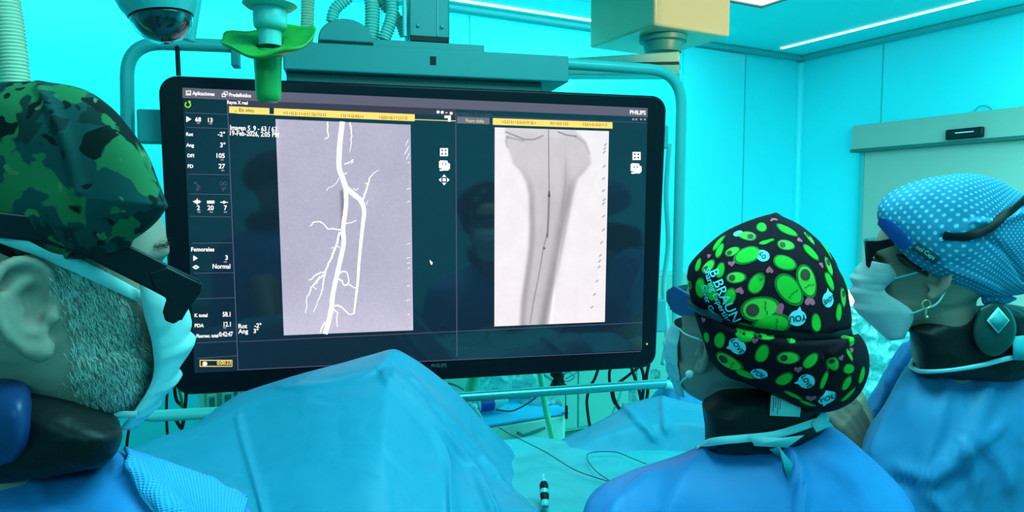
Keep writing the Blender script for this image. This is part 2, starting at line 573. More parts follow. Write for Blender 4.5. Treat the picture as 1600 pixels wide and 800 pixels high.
def bvh_of(*mbs):
    v = []; f = []
    for m in mbs:
        b = len(v); v.extend(m.v); f.extend(tuple(i + b for i in q) for q in m.f)
    return BVHTree.FromPolygons(v, f)
def cast(bvh, px, py):
    loc, nn, i, d = bvh.ray_cast(CAM, ray(px, py).normalized())
    if loc is None: return None, None
    if nn.dot(ray(px, py)) > 0: nn = -nn
    return loc, nn
def band(bvh, pts, width, off=0.002, thick=0.0015, n=8, fallY=None):
    """a strap laid over a surface: pixel polyline, width in m (or list)"""
    cv = catmull([Vector((x, y, 0)) for x, y in pts], n)
    P3 = []; NN = []
    last = None
    for x, y, _ in cv:
        l, nn = cast(bvh, x, y)
        if l is None:
            if last is None: 
                if fallY is None: continue
                l = W(x, y, fallY); nn = (CAM - l).normalized()
            else:
                l = W(x, y, last.y); nn = (CAM - l).normalized()
        last = l
        P3.append(l); NN.append(nn)
    # smooth
    A = np.array([list(p) for p in P3]); B = np.array([list(p) for p in NN])
    for _ in range(6):
        A[1:-1] = (A[:-2] + A[1:-1] * 2 + A[2:]) / 4
        B[1:-1] = (B[:-2] + B[1:-1] * 2 + B[2:]) / 4
    ww = width if hasattr(width, '__len__') else [width] * 2
    mb = MB(); vs = []
    m = len(A)
    for i in range(m):
        t = Vector(A[min(i + 1, m - 1)] - A[max(i - 1, 0)]).normalized()
        nn = Vector(B[i]).normalized()
        s_ = t.cross(nn).normalized()
        wd = np.interp(i / (m - 1), np.linspace(0, 1, len(ww)), ww)
        c = Vector(A[i]) + nn * off
        for a, b in ((-1, 0), (-0.6, 1), (0.6, 1), (1, 0), (0.6, -1), (-0.6, -1)):
            vs.append(c + s_ * (a * wd / 2) + nn * (b * thick))
    fs = [(i * 6 + k, i * 6 + (k + 1) % 6, (i + 1) * 6 + (k + 1) % 6, (i + 1) * 6 + k) for i in range(m - 1) for k in range(6)]
    fs += [tuple(range(5, -1, -1)), tuple((m - 1) * 6 + k for k in range(6))]
    return mb.add(vs, fs)

def text_polys(s, font_size=1.0, bold=0.0):
    """glyph outlines filled to triangles, centred, as (verts2d, faces)"""
    cu = bpy.data.curves.new('t', 'FONT'); cu.body = s; cu.size = font_size
    cu.align_x = 'CENTER'; cu.align_y = 'CENTER'; cu.offset = bold; cu.resolution_u = 3
    o = bpy.data.objects.new('t', cu); COL.objects.link(o)
    dg = bpy.context.evaluated_depsgraph_get()
    ev = o.evaluated_get(dg); me = ev.to_mesh()
    vs = [(v.co.x, v.co.y) for v in me.vertices]; fs = [tuple(p.vertices) for p in me.polygons]
    ev.to_mesh_clear(); bpy.data.objects.remove(o); bpy.data.curves.remove(cu)
    return vs, fs

def remeshed(mb, voxel, smooth=4):
    o = mb.build('tmp', M['skin'], smooth=0, merge=False)
    c = o.location.copy()
    r = o.modifiers.new('r', 'REMESH'); r.mode = 'VOXEL'; r.voxel_size = voxel
    q = o.modifiers.new('s', 'SMOOTH'); q.factor = 0.5; q.iterations = smooth
    dg = bpy.context.evaluated_depsgraph_get()
    ev = o.evaluated_get(dg); me = ev.to_mesh()
    out = MB()
    out.v = [v.co + c for v in me.vertices]; out.f = [tuple(p.vertices) for p in me.polygons]; out.m = [0] * len(out.f)
    ev.to_mesh_clear(); me0 = o.data; bpy.data.objects.remove(o); bpy.data.meshes.remove(me0)
    return out

def bent(pts, n=10):
    return [Vector(p) for p in catmull(pts, n)]
def fillet(pts, r, n=8):
    """polyline with rounded corners"""
    pts = [Vector(p) for p in pts]
    out = [pts[0]]
    for a, b, c in zip(pts[:-2], pts[1:-1], pts[2:]):
        u = (a - b).normalized(); v = (c - b).normalized()
        p = b + u * r; q = b + v * r
        for k in range(n + 1):
            t = k / n
            out.append(p * (1 - t) ** 2 + b * 2 * t * (1 - t) + q * t * t)
    out.append(pts[-1])
    return out
def corrugated(pts, r, pitch=0.009, depth=0.0035, seg=20):
    pts = [Vector(p) for p in pts]
    A = np.array([list(p) for p in pts])
    L = np.concatenate([[0], np.cumsum(np.linalg.norm(np.diff(A, axis=0), axis=1))])
    t = np.arange(0, L[-1], pitch / 4)
    Q = np.stack([np.interp(t, L, A[:, i]) for i in range(3)], -1)
    rr = [r - depth * (0.5 - 0.5 * math.cos(2 * math.pi * x / pitch)) for x in t]
    mb = MB(); mb.tube([Vector(q) for q in Q], rr, seg)
    return mb

# ============================================================ ROOM
def struct(name, mb, m, **k):
    o = mb.build(name, m, **k); o['kind'] = 'structure'; return o
T = 0.1
struct('floor', MB().box((WL - T, WF - T, -0.1), (WR + T, WB + T, 0), ROOM), M['floor'], smooth=0)
struct('ceiling', MB().box((WL - T, WF - T, CEIL), (WR + T, WB + T, CEIL + 0.1), ROOM), M['ceiling'], smooth=0)
struct('wall_back', MB().box((WL - T, WB, 0), (WR + T, WB + T, CEIL), ROOM), M['wall'], smooth=0)
struct('wall_right', MB().box((WR, WF - T, 0), (WR + T, WB, CEIL), ROOM), M['wall'], smooth=0)
struct('wall_left', MB().box((WL - T, WF - T, 0), (WL, WB, CEIL), ROOM), M['wall'], smooth=0)
struct('wall_front', MB().box((WL, WF - T, 0), (WR, WF, CEIL), ROOM), M['wall'], smooth=0)
struct('baseboard_back', MB().box((WL, WB - 0.015, 0), (WR, WB, 0.1), ROOM), M['trim'], smooth=0)
struct('baseboard_right', MB().box((WR - 0.015, WF, 0), (WR, WB - 0.015, 0.1), ROOM), M['trim'], smooth=0)
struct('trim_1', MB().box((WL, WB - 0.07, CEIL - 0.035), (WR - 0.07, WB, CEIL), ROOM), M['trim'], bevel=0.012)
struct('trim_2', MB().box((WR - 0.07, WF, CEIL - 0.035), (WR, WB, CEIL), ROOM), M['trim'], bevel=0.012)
# coved corner strip and the joints between wall panels
struct('trim_3', MB().tube([ROOM.w((WR - 0.01, WB - 0.01, 0.1)), ROOM.w((WR - 0.01, WB - 0.01, CEIL - 0.05))], 0.035, 16), M['wall'])
k = 4
for px in (1160, 735, 600):
    h = ROOM.hit(px, 300, 1, WB)
    struct('trim_%d' % k, MB().box((h.x - 0.004, WB - 0.003, 0.1), (h.x + 0.004, WB, CEIL - 0.04), ROOM), M['seam'], smooth=0); k += 1
h = ROOM.hit(1378, 150, 0, WR)
struct('trim_%d' % k, MB().box((WR - 0.003, h.y - 0.004, 0.1), (WR, h.y + 0.004, CEIL - 0.04), ROOM), M['seam'], smooth=0); k += 1
# shallow wall pier at the photo's right of the monitor
h1 = ROOM.hit(1066, 300, 1, WB - 0.02); h2 = ROOM.hit(1160, 300, 1, WB - 0.02)
struct('trim_%d' % k, MB().box((h1.x, WB - 0.02, 0.1), (h2.x, WB, CEIL - 0.04), ROOM), M['wall'], bevel=0.004); k += 1

# LED strips recessed along the ceiling edge
zc = CEIL - 0.006
pA = ROOM.hit(1218, 76, 2, CEIL)
a0 = pA.x; b0 = pA.y
o = MB().box((WL + 0.5, b0 - 0.013, zc), (ROOM.hit(985, 38, 2, CEIL).x, b0 + 0.013, CEIL), ROOM).build('led_strip', M['led'], smooth=0)
tag(o, 'long glowing ceiling light strip running along the back wall above monitor', 'light strip')
o = MB().box((a0 - 0.013, WF + 0.6, zc), (a0 + 0.013, b0 - 0.02, CEIL), ROOM).build('led_strip', M['led'], smooth=0)
tag(o, 'long glowing ceiling light strip running above the door on the right wall', 'light strip')

# ceiling light panel, only its corner seen at the top edge
c0 = ROOM.hit(1190, 8, 2, CEIL)
r = thing('ceiling_light_panel', 'white glowing ceiling light panel with thin brown frame at the top edge', 'ceiling light', ROOM.w((c0.x - 0.35, c0.y - 0.35, CEIL)))
mb = MB()
x1, y1 = c0.x, c0.y
for a, b in (((x1 - 0.7, y1 - 0.03), (x1, y1)), ((x1 - 0.7, y1 - 0.7), (x1, y1 - 0.67)), ((x1 - 0.7, y1 - 0.67), (x1 - 0.67, y1 - 0.03)), ((x1 - 0.03, y1 - 0.67), (x1, y1 - 0.03))):
    mb.box((*a, CEIL - 0.02), (*b, CEIL), ROOM)
mb.build('frame', mat('panel_frame', (0.3, 0.2, 0.15), 0.5), r, bevel=0.003)
MB().box((x1 - 0.67, y1 - 0.67, CEIL - 0.012), (x1 - 0.03, y1 - 0.03, CEIL - 0.002), ROOM).build('diffuser', M['led_white'], r, smooth=0)

# sliding door with its operator header on the right wall
hA = ROOM.hit(1331, 197, 0, WR - 0.12); hB = ROOM.hit(1331, 236, 0, WR - 0.12)
hd = thing('door_header', 'pale grey-green sliding door operator box above the door on right wall', 'door header', ROOM.w((WR - 0.06, hA.y - 1.2, hB.z)))
MB().box((WR - 0.12, hA.y - 2.6, hB.z), (WR, hA.y, hA.z), ROOM).build('cover', M['header'], hd, bevel=0.006)
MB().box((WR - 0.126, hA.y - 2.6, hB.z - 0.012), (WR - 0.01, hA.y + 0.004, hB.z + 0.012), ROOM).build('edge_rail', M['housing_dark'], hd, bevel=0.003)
s1 = ROOM.hit(1481, 212, 0, WR - 0.12); s2 = ROOM.hit(1539, 208, 0, WR - 0.12)
sn = MB().box((WR - 0.15, s2.y, s1.z - 0.03), (WR - 0.12, s1.y, s1.z + 0.035), ROOM).build('motion_sensor', M['black'], hd, bevel=0.008)
MB().box((WR - 0.153, s2.y + 0.05, s1.z + 0.006), (WR - 0.149, s2.y + 0.16, s1.z + 0.012), ROOM).build('status_light', M['pearl'], sn, smooth=0)
cb = bent([ROOM.w((WR - 0.03, ROOM.hit(x, y, 0, WR - 0.03).y, ROOM.hit(x, y, 0, WR - 0.03).z)) for x, y in ((1522, 176), (1528, 168), (1537, 165), (1546, 168), (1551, 174))])
tag(MB().tube(cb, 0.004, 8).build('cable', M['trim']), 'short thin looped cable above the sliding door header', 'cable')
dA = ROOM.hit(1352, 240, 0, WR - 0.06)
struct('door_1', MB().box((WR - 0.07, dA.y - 2.3, 0.01), (WR - 0.02, dA.y, hB.z), ROOM), M['door'], bevel=0.004)
struct('trim_%d' % k, MB().box((WR - 0.075, dA.y, 0.01), (WR, dA.y + 0.035, hB.z), ROOM), M['trim'], bevel=0.003)

# ============================================================ MONITOR
MYAW = math.radians(13.8)
MC = Vector((-0.2135, 1.905, 1.568))
MM = Matrix.Translation(MC) @ Matrix.Rotation(MYAW, 4, 'Z')
MU = Frame(MM)                                                        # upright frame of the suspension
MT = Frame(MM @ Matrix.Rotation(math.radians(3.4), 4, 'X'))          # tilted frame of the panel
mon = thing('wall_monitor', 'huge black flat monitor on ceiling suspension showing angiogram and bone x-ray', 'monitor', MC)
HW, HH = 0.68, 0.407
def rrect(fr, hw, hh, r, y, n=8):
    out = []
    for cx, cz, a0_ in ((hw - r, hh - r, 0), (-hw + r, hh - r, 90), (-hw + r, -hh + r, 180), (hw - r, -hh + r, 270)):
        for q in range(n + 1):
            a = math.radians(a0_ + 90 * q / n)
            out.append(fr.w((cx + r * math.cos(a), y, cz + r * math.sin(a))))
    return out
yv = MT.M.to_3x3() @ Vector((0, 1, 0))
MB().prism(rrect(MT, HW, HH, 0.045, 0.0), yv * 0.05).build('bezel', M['bezel'], mon, bevel=0.006, smooth=30)
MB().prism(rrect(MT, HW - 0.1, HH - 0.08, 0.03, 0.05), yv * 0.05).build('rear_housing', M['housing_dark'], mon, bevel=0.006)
YS = -0.0012
def sp_(px, py, y=YS):
    h = MT.hit(px, py, 1, y)
    return MT.w(h)
def quad(mb, pts, y=YS, m=0):
    mb.add([sp_(a, b, y) for a, b in pts], [tuple(range(len(pts)))], m)
SCR = MB()
quad(SCR, [(285, 137), (1012, 169), (1003, 547), (304, 583)])
scr_m = mat('screen_dark', (0.006, 0.012, 0.016), 0.06, emit=S(16, 30, 46), estr=0.9, spec=0.9)
scr = SCR.build('screen', scr_m, mon, smooth=0)
ROOTLOC['scr'] = ROOTLOC[scr.name]
G = {}
def em(name, rgb, k=1.0):
    G[name] = glow('screen_' + name, S(*rgb), k); return G[name]
em('bar', (98, 98, 118)); em('line', (90, 95, 125)); em('yellow', (250, 225, 120), 1.1); em('white', (255, 255, 255), 1.2)
em('grey', (150, 160, 175)); em('green', (170, 240, 60)); em('panel', (12, 40, 54)); em('dim', (70, 92, 110)); em('brown', (160, 120, 40))
Y1, Y2, Y3 = -0.0020, -0.0028, -0.0036
bars = MB()
quad(bars, [(285, 137), (1012, 169), (1012, 183), (285, 153)], Y1, 0)
quad(bars, [(356, 156), (712, 171), (712, 181), (356, 166)], Y1, 1)
lines = MB()
def pline(mb, a, b, w_, y=Y2, m=0):
    a = Vector(a); b = Vector(b); d = (b - a).normalized(); nn = Vector((-d.y, d.x)) * w_ / 2
    quad(mb, [tuple(a + nn), tuple(b + nn), tuple(b - nn), tuple(a - nn)], y, m)
for a, b, w_ in (((355, 154), (372, 578), 1.3), ((712, 176), (714, 557), 1.2), ((372, 578), (1001, 549), 1.0), ((374, 534), (1003, 504), 0.8),
               ((713, 180), (1010, 192), 0.7), ((290, 176), (355, 179), 0.8), ((291, 199), (356, 201), 0.8), ((294, 272), (359, 273), 0.8), ((296, 303), (360, 304), 0.8), ((298, 338), (361, 339), 0.8),
               ((300, 380), (363, 379.5), 0.8), ((303, 427), (365, 426), 0.8), ((306, 467), (367, 465), 0.8), ((307, 536), (370, 533), 0.8), ((309, 560), (371, 556), 0.8)):
    pline(lines, a, b, w_)
pline(lines, (370, 177), (712, 189), 1.2, Y2, 1)
quadm = lines.build('divider_lines', [G['line'], G['yellow']], scr, smooth=0)
bars.build('menu_bar', [G['bar'], glow('screen_bar2', S(60, 58, 78))], scr, smooth=0)
# yellow banners
ban = MB()
quad(ban, [(358, 166), (421, 169), (421, 179.5), (358, 176.5)], Y2); ban.build('yellow_banner', G['yellow'], scr, smooth=0); ban = MB()
quad(ban, [(428, 169), (648, 178.5), (648, 189.5), (428, 180)], Y2); ban.build('yellow_banner', G['yellow'], scr, smooth=0); ban = MB()
quad(ban, [(770, 184.5), (957, 191), (957, 201), (770, 195)], Y2)
ban.build('yellow_banner', G['yellow'], scr, smooth=0)
b2 = MB(); quad(b2, [(714, 182), (765, 184), (765, 194.5), (714, 192.5)], Y2)
b2.build('grey_tab', glow('screen_tab', S(110, 118, 135)), scr, smooth=0)

TX = {'white': MB(), 'grey': MB(), 'brown': MB(), 'yellow': MB(), 'green': MB(), 'dim': MB()}
def stext(s, px, py, h, col='white', slope=0.03, bold=0.22, sx=1.0, y=Y3):
    vs, fs = text_polys(s, h * 1.35, bold)
    mb = MB()
    mb.add([sp_(px + x * sx, py - yy + x * sx * slope, y) for x, yy in vs], fs)
    mb.build('text_line', G[col], scr, smooth=0, merge=False)
stext('Aplicaciones', 318, 146.5, 6, slope=0.045, sx=0.85); stext('Predefinidos', 375, 149, 6, slope=0.045, sx=0.85)
stext('Rayos X real', 371, 160.5, 5.5, slope=0.04, sx=0.85)
stext('En vivo', 385, 172.5, 6, 'brown', 0.04)
stext('Imagen 5_9 - 63 / 63', 396, 201, 8, slope=0.04, sx=0.82); stext('19-Feb-2026, 2:05 PM', 397, 209.5, 8, slope=0.04, sx=0.82)
stext('68', 309.5, 187, 7); stext('13', 328, 188, 7)
for t_, x, y, x2, v_ in (('Rot', 296, 210, 346, '-2°'), ('Ang', 297, 227, 348, '3°'), ('DFI', 298, 243.5, 344, '105'), ('FD', 297.5, 260, 346.5, '27')):
    stext(t_, x, y, 5.5, 'white'); stext(v_, x2, y, 7.5, 'white')
for x, y in ((310, 192), (329, 193), (347, 249.5), (348, 266), (352, 409), (353, 493.5), (351, 512)):
    stext('cm', x, y, 3, 'grey')
stext('0°', 310, 296, 6, 'dim'); stext('0°', 350, 296, 6, 'dim')
stext('2', 310, 325, 7.5); stext('20', 329, 325, 7.5); stext('7', 352, 325, 7.5)
for x in (311, 330, 352): stext('cm', x, 331, 3, 'grey')
stext('Femorales', 316.5, 390, 6.5, slope=0.0); stext('3', 354, 403, 7.5, slope=0); stext('Normal', 346, 416.5, 7.5, slope=0, sx=0.9)
stext('K total', 314, 493, 5.5, slope=-0.01); stext('58.1', 354.5, 491.5, 7.5, slope=-0.01, sx=0.8); stext('PDA', 311, 509, 5.5, slope=-0.01); stext('12.1', 355, 507, 7.5, slope=-0.01, sx=0.8)
stext('Fluorosc. total', 324, 525, 5.5, slope=-0.02, sx=0.8); stext('0:42:47', 353, 522.5, 7.5, slope=-0.02, sx=0.72)
stext('0:00:23', 350, 567, 7, 'yellow', slope=-0.03, sx=0.8)
stext('Rot', 379, 510, 7, slope=-0.02); stext('-2°', 403, 509, 7, slope=-0.02); stext('Ang', 380, 518, 7, slope=-0.02); stext('3°', 400, 517.5, 7, slope=-0.02)
stext('PHILIPS', 996.5, 176, 6.5, slope=0.045, sx=0.9)
stext('Referencia 3 / Fluoro doble', 740, 178, 4.5, 'dim', 0.04, 0.0, 0.85)
stext('Fluoro doble', 742, 189, 5.5, 'yellow', 0.04, 0.02, 0.75)
# illegible small entries in the yellow banners: short strokes only
rr_ = random.Random(3)
for x0, x1_, ya, sl in ((443, 508, 176.5, 0.043), (533, 567, 180.5, 0.043), (593, 637, 183, 0.043), (785, 838, 190, 0.035), (860, 888, 192.5, 0.035), (911, 948, 194, 0.035)):
    x = x0
    while x < x1_:
        yb = ya + (x - x0) * sl
        hh = rr_.choice((3, 5, 5)); 
        quad(TX['brown'], [(x, yb - hh / 2), (x + 1.0, yb - hh / 2), (x + 1.0, yb + hh / 2), (x, yb + hh / 2)], Y3)
        if rr_.random() < 0.5: quad(TX['brown'], [(x, yb + hh / 2 - 1), (x + 2.2, yb + hh / 2 - 1), (x + 2.2, yb + hh / 2), (x, yb + hh / 2)], Y3)
        x += rr_.choice((2.4, 3.0, 3.6))
def flush(name):
    for kx in TX:
        if TX[kx].v:
            TX[kx].build(name, G[kx], scr, smooth=0, merge=False)
            TX[kx] = MB()
def ipoly(col, pts, y=Y3): quad(TX[col], pts, y)
def disc(col, cx, cy, r_, n=16, y=Y3): ipoly(col, [(cx + r_ * math.cos(2 * math.pi * i / n), cy + r_ * math.sin(2 * math.pi * i / n)) for i in range(n)], y)
def ringi(col, cx, cy, r1, r2, a0_=0, a1_=360, n=24):
    for i in range(n):
        p, q = (math.radians(a0_ + (a1_ - a0_) * j / n) for j in (i, i + 1))
        ipoly(col, [(cx + r1 * math.cos(p), cy + r1 * math.sin(p)), (cx + r2 * math.cos(p), cy + r2 * math.sin(p)), (cx + r2 * math.cos(q), cy + r2 * math.sin(q)), (cx + r1 * math.cos(q), cy + r1 * math.sin(q))])
def rect(col, x0, y0, x1_, y1_, y=Y3): ipoly(col, [(x0, y0), (x1_, y0), (x1_, y1_), (x0, y1_)], y)
def frame_i(col, x0, y0, x1_, y1_, t_):
    rect(col, x0, y0, x1_, y0 + t_); rect(col, x0, y1_ - t_, x1_, y1_); rect(col, x0, y0, x0 + t_, y1_); rect(col, x1_ - t_, y0, x1_, y1_)
frame_i('white', 290.5, 141.5, 298.5, 149, 1); rect('green', 292, 143, 294, 145); rect('grey', 295.3, 143, 297.3, 145); rect('white', 292, 146, 297, 147.5)
flush('icon')
frame_i('white', 346.5, 146, 353, 151.5, 1.1); frame_i('white', 349.5, 143, 356, 148.5, 1.0)
flush('icon')
ringi('green', 293.5, 163.5, 3.3, 5, -60, 240); ipoly('green', [(294, 157), (298.5, 158.5), (295, 161.5)])
flush('icon')
ipoly('white', [(291, 181.5), (299, 186.2), (291, 191)]); ipoly('white', [(302, 399), (309, 403.5), (302, 408)])
flush('icon')
ringi('white', 306, 417.5, 1.2, 3.2); ipoly('white', [(300.5, 417.5), (303, 415.5), (303, 419.5)]); ipoly('white', [(311.5, 417.5), (309, 415.5), (309, 419.5)])
flush('icon')
pline(TX['dim'], (303, 284), (311, 291), 1.2, Y3); pline(TX['dim'], (303, 287), (308, 284), 1.2, Y3); pline(TX['dim'], (308, 291), (313, 291), 1, Y3)
ringi('dim', 346, 287, 2, 3); ringi('dim', 352, 287, 2, 3)
flush('icon')
rect('white', 304, 313, 312, 317.5); pline(TX['white'], (301.5, 315), (314, 315), 1.3, Y3); pline(TX['white'], (308, 310), (308, 320), 1.3, Y3)
flush('icon')
rect('white', 323.5, 313.5, 335, 318); pline(TX['white'], (344, 316), (356, 316), 1.3, Y3); disc('white', 350, 316, 2.3)
flush('icon')
frame_i('yellow', 312, 562.5, 363, 573, 1.2); disc('white', 320, 568.5, 3.7)
flush('icon')
ipoly('brown', [(366, 173), (368, 175), (372, 170), (368, 173.5)])
flush('icon')
# small window buttons
for x, y in ((684.5, 175), (691, 175.5), (705, 177)): disc('white', x, y, 2.4)
rect('white', 696, 175.5, 699, 176.7); rect('white', 694.5, 180.5, 704.5, 184.5); rect('white', 700, 184.5, 704.5, 190)
flush('icon')
for x in (988, 993, 1000, 1006): rect('grey', x, 185, x + 3, 188)
# tool icons
def grid_icon(x, y):
    rect('white', x - 6, y - 6, x + 6.5, y + 6.5)
def cam_icon(x, y):
    ipoly('white', [(x - 8, y - 6), (x - 6, y - 8), (x + 5, y - 7.5), (x + 6, y - 4), (x + 9, y - 3), (x + 9, y + 5), (x + 6, y + 8), (x - 3, y + 8), (x - 3, y + 5), (x - 8, y + 4)])
    rect('white', x - 7, y + 6, x - 2, y + 8.5)
flush('icon'); grid_icon(693.5, 237.5); flush('icon'); cam_icon(694, 258.5); flush('icon'); grid_icon(994.5, 243.5); flush('icon'); cam_icon(993.5, 263); flush('icon')
ICD = MB()
for gx, gy in ((693.5, 237.5), (994.5, 243.5)):
    for dx in (-2.6, 2.8):
        for dy in (-2.6, 2.8):
            quad(ICD, [(gx + dx - 1.3, gy + dy - 1.3), (gx + dx + 1.3, gy + dy - 1.3), (gx + dx + 1.3, gy + dy + 1.3), (gx + dx - 1.3, gy + dy + 1.3)], -0.0042)
for gx, gy in ((694, 256), (993.5, 261)):
    for a, b in (((-3.5, 0), (-1, -2)), ((-3.5, 0), (-1, 2)), ((3.5, 0), (1, -2)), ((3.5, 0), (1, 2))):
        pline(ICD, (gx + a[0], gy + a[1]), (gx + b[0], gy + b[1]), 1.0, -0.0042)
ICD.build('icon_cutouts', M['ink'], scr, smooth=0)
for ang in range(4):
    a = math.radians(90 * ang); ux, uy = math.cos(a), math.sin(a)
    ipoly('white', [(694 + ux * 8.5, 281 + uy * 8.5), (694 + ux * 4.5 - uy * 3.5, 281 + uy * 4.5 + ux * 3.5), (694 + ux * 4.5 + uy * 3.5, 281 + uy * 4.5 - ux * 3.5)])
rect('white', 691.5, 278.5, 696.5, 283.5); flush('icon')
ipoly('white', [(671, 406), (676, 410), (675, 414), (673, 413)])
NM = {'white': 'white_text', 'grey': 'grey_text', 'brown': 'banner_text', 'yellow': 'yellow_text', 'green': 'green_icon', 'dim': 'dim_text'}
flush('icon')

# left picture: angiogram. a lit panel with the contrast-filled arteries in white
def px_ring(q0, nx, ny):
    (a, b, c, d) = [np.array(q, float) for q in q0]      # tl tr br bl
    out = []
    for j in range(ny + 1):
        for i in range(nx + 1):
            u = i / nx; v = j / ny
            out.append((a * (1 - u) + b * u) * (1 - v) + (d * (1 - u) + c * u) * v)
    return np.array(out)
def image_panel(name, q0, nx, ny, fn, y, parent, k=1.0):
    pts = px_ring(q0, nx, ny)
    V = [sp_(x, z, y) for x, z in pts]
    F = [(j * (nx + 1) + i, j * (nx + 1) + i + 1, (j + 1) * (nx + 1) + i + 1, (j + 1) * (nx + 1) + i) for j in range(ny) for i in range(nx)]
    mb = MB(); mb.v = V; mb.f = F; mb.m = [0] * len(F)
    m = bpy.data.materials.new(name + '_glow'); m.use_nodes = True
    nt = m.node_tree; b = nt.nodes['Principled BSDF']; b.inputs['Base Color'].default_value = (0, 0, 0, 1); b.inputs['Roughness'].default_value = 0.2
    at = nt.nodes.new('ShaderNodeAttribute'); at.attribute_name = 'picture'
    nt.links.new(at.outputs['Color'], b.inputs['Emission Color']); b.inputs['Emission Strength'].default_value = k
    o = mb.build(name, m, parent, smooth=0, merge=False, recalc=False)
    c = fn(pts)
    c = np.where(c / 255 <= 0.04045, c / 255 / 12.92, ((c / 255 + 0.055) / 1.055) ** 2.4)
    at_ = o.data.color_attributes.new('picture', 'FLOAT_COLOR', 'POINT')
    at_.data.foreach_set('color', np.concatenate([c, np.ones((len(c), 1))], 1).astype(np.float32).ravel())
    return o
def angio(p):
    n = np.array([noise.noise(Vector((x / 60, y / 60, 0))) for x, y in p])
    g = rng.normal(0, 3.0, len(p))
    base = np.array([186, 182, 205.0])[None] + (n * 6 + g)[:, None]
    edge = np.clip(((p[:, 1] - 420) / 100), 0, 1) * 18
    base += edge[:, None]
    # pale subtraction shadow beside the main artery
    d, _ = segdist(p, [(534, 300), (536, 340), (534, 358), (531, 372)])
    base -= (55 * np.exp(-(d / 3) ** 2))[:, None]
    bx = np.minimum(np.minimum(p[:, 0] - 432, 646 - p[:, 0]), 1e9)
    base += (np.exp(-np.clip(bx, 0, 50) / 3) * 20)[:, None]
    return np.clip(base, 0, 255)
an = image_panel('angiogram_image', [(430.5, 186), (641.5, 195), (645.5, 516), (443.5, 524)], 105, 165, angio, Y1, scr)
ves = MB()
def vessel(pts, w0, w1=None, n=8, jit=0.0):
    w1 = w0 if w1 is None else w1
    cv = catmull([Vector((x, y, 0)) for x, y in pts], n)[:, :2]
    if jit:
        for i in range(1, len(cv) - 1):
            cv[i] += rng.normal(0, jit, 2)
    m = len(cv)
    L = []; R_ = []
    for i in range(m):
        t = cv[min(i + 1, m - 1)] - cv[max(i - 1, 0)]
        t /= np.linalg.norm(t) + 1e-9
        nn = np.array([-t[1], t[0]])
        w_ = (w0 + (w1 - w0) * i / (m - 1)) / 2 * (1 + 0.12 * noise.noise(Vector((i * 0.5, w0, pts[0][0]))))
        L.append(cv[i] + nn * w_); R_.append(cv[i] - nn * w_)
    vs = [sp_(*a, Y2) for a in L] + [sp_(*a, Y2) for a in R_]
    ves.add(vs, [(i, i + 1, m + i + 1, m + i) for i in range(m - 1)])
vessel([(535, 190), (532, 215), (530, 240), (530, 262), (536, 280), (542, 298)], 8, 8)
vessel([(541, 294), (552, 303), (564, 314), (569, 330), (567, 350), (564, 378), (561, 410), (559, 440), (556, 465), (553, 490)], 8.5, 2.5)
vessel([(540, 296), (541, 315), (539, 335), (536, 358), (537, 380), (532, 405), (526, 432), (520, 460), (518, 480), (514, 500), (508, 522)], 6.5, 7.5)
vessel([(508, 503), (503, 512), (500, 521)], 2.5, 1.5)
vessel([(512, 190), (512, 205), (513, 214), (507, 217)], 2.2, 1.2, jit=0.3)
vessel([(547, 191), (549, 205), (549, 220), (547, 238)], 2.4, 0.8, jit=0.4)
vessel([(538, 256), (546, 254), (551, 250), (549, 256)], 1.8, 1.2, jit=0.5)
vessel([(538, 272), (543, 270)], 2, 1.2)
vessel([(567, 312), (573, 295), (577, 280), (583, 272), (592, 265)], 3, 0.8, jit=0.4)
vessel([(575, 289), (570, 285)], 1.6, 0.8); vessel([(552, 294), (556, 297), (561, 293)], 1.4, 0.8, jit=0.3)
vessel([(572, 320), (575, 313)], 1.2, .6)
vessel([(529, 278), (524, 288), (514, 293), (510, 299)], 1.0, 0.7, jit=0.5)
vessel([(536, 360), (520, 358), (512, 356), (503, 348), (492, 347), (484, 353)], 2.2, 1.4, jit=0.6)
vessel([(503, 348), (500, 345)], 1.2, .8); vessel([(540, 350), (550, 347), (557, 344)], 1.6, 1.0, jit=0.4)
vessel([(531, 362), (525, 385), (518, 402), (510, 420), (505, 440), (503, 455), (497, 470), (490, 488)], 3.6, 1.0, jit=0.4)
vessel([(510, 424), (500, 427), (493, 430), (487, 436), (482, 438)], 2.4, 1.0, jit=0.6)
vessel([(509, 428), (500, 434), (494, 442), (487, 448), (484, 458), (479, 466), (479, 478), (477, 489)], 2.6, 1.0, jit=0.5)
vessel([(500, 432), (495, 438), (492, 442)], 1.6, 1.0, jit=0.4)
vessel([(531, 388), (528, 385), (517, 388)], 1.2, .8, jit=0.4); vessel([(489, 448), (495, 452)], 1, 1, jit=.4)
vessel([(529, 428), (536, 424), (542, 427), (545, 440), (541, 446)], 2.2, 1.4, jit=0.4)
vessel([(528, 436), (534, 439), (538, 446), (545, 444), (551, 448), (556, 451)], 2.4, 1.2, jit=0.6)
vessel([(520, 478), (530, 478), (538, 484), (546, 491), (553, 490)], 2.6, 1.4, jit=0.4)
vessel([(521, 483), (527, 489), (526, 500), (528, 511)], 2.0, 1.0, jit=0.4)
for (x, y) in ((635, 222), (636, 232), (637, 243), (634, 236)): vessel([(x - 2, y + 6), (x + 3, y - 4)], 0.9, jit=0.2)
for y in (255, 296, 316, 382, 404, 412, 420, 448, 470, 492): vessel([(637 - (y % 3), y), (641 - (y % 2), y - 2)], 0.9)
ves.build('artery_tree', G['white'], scr, smooth=0)

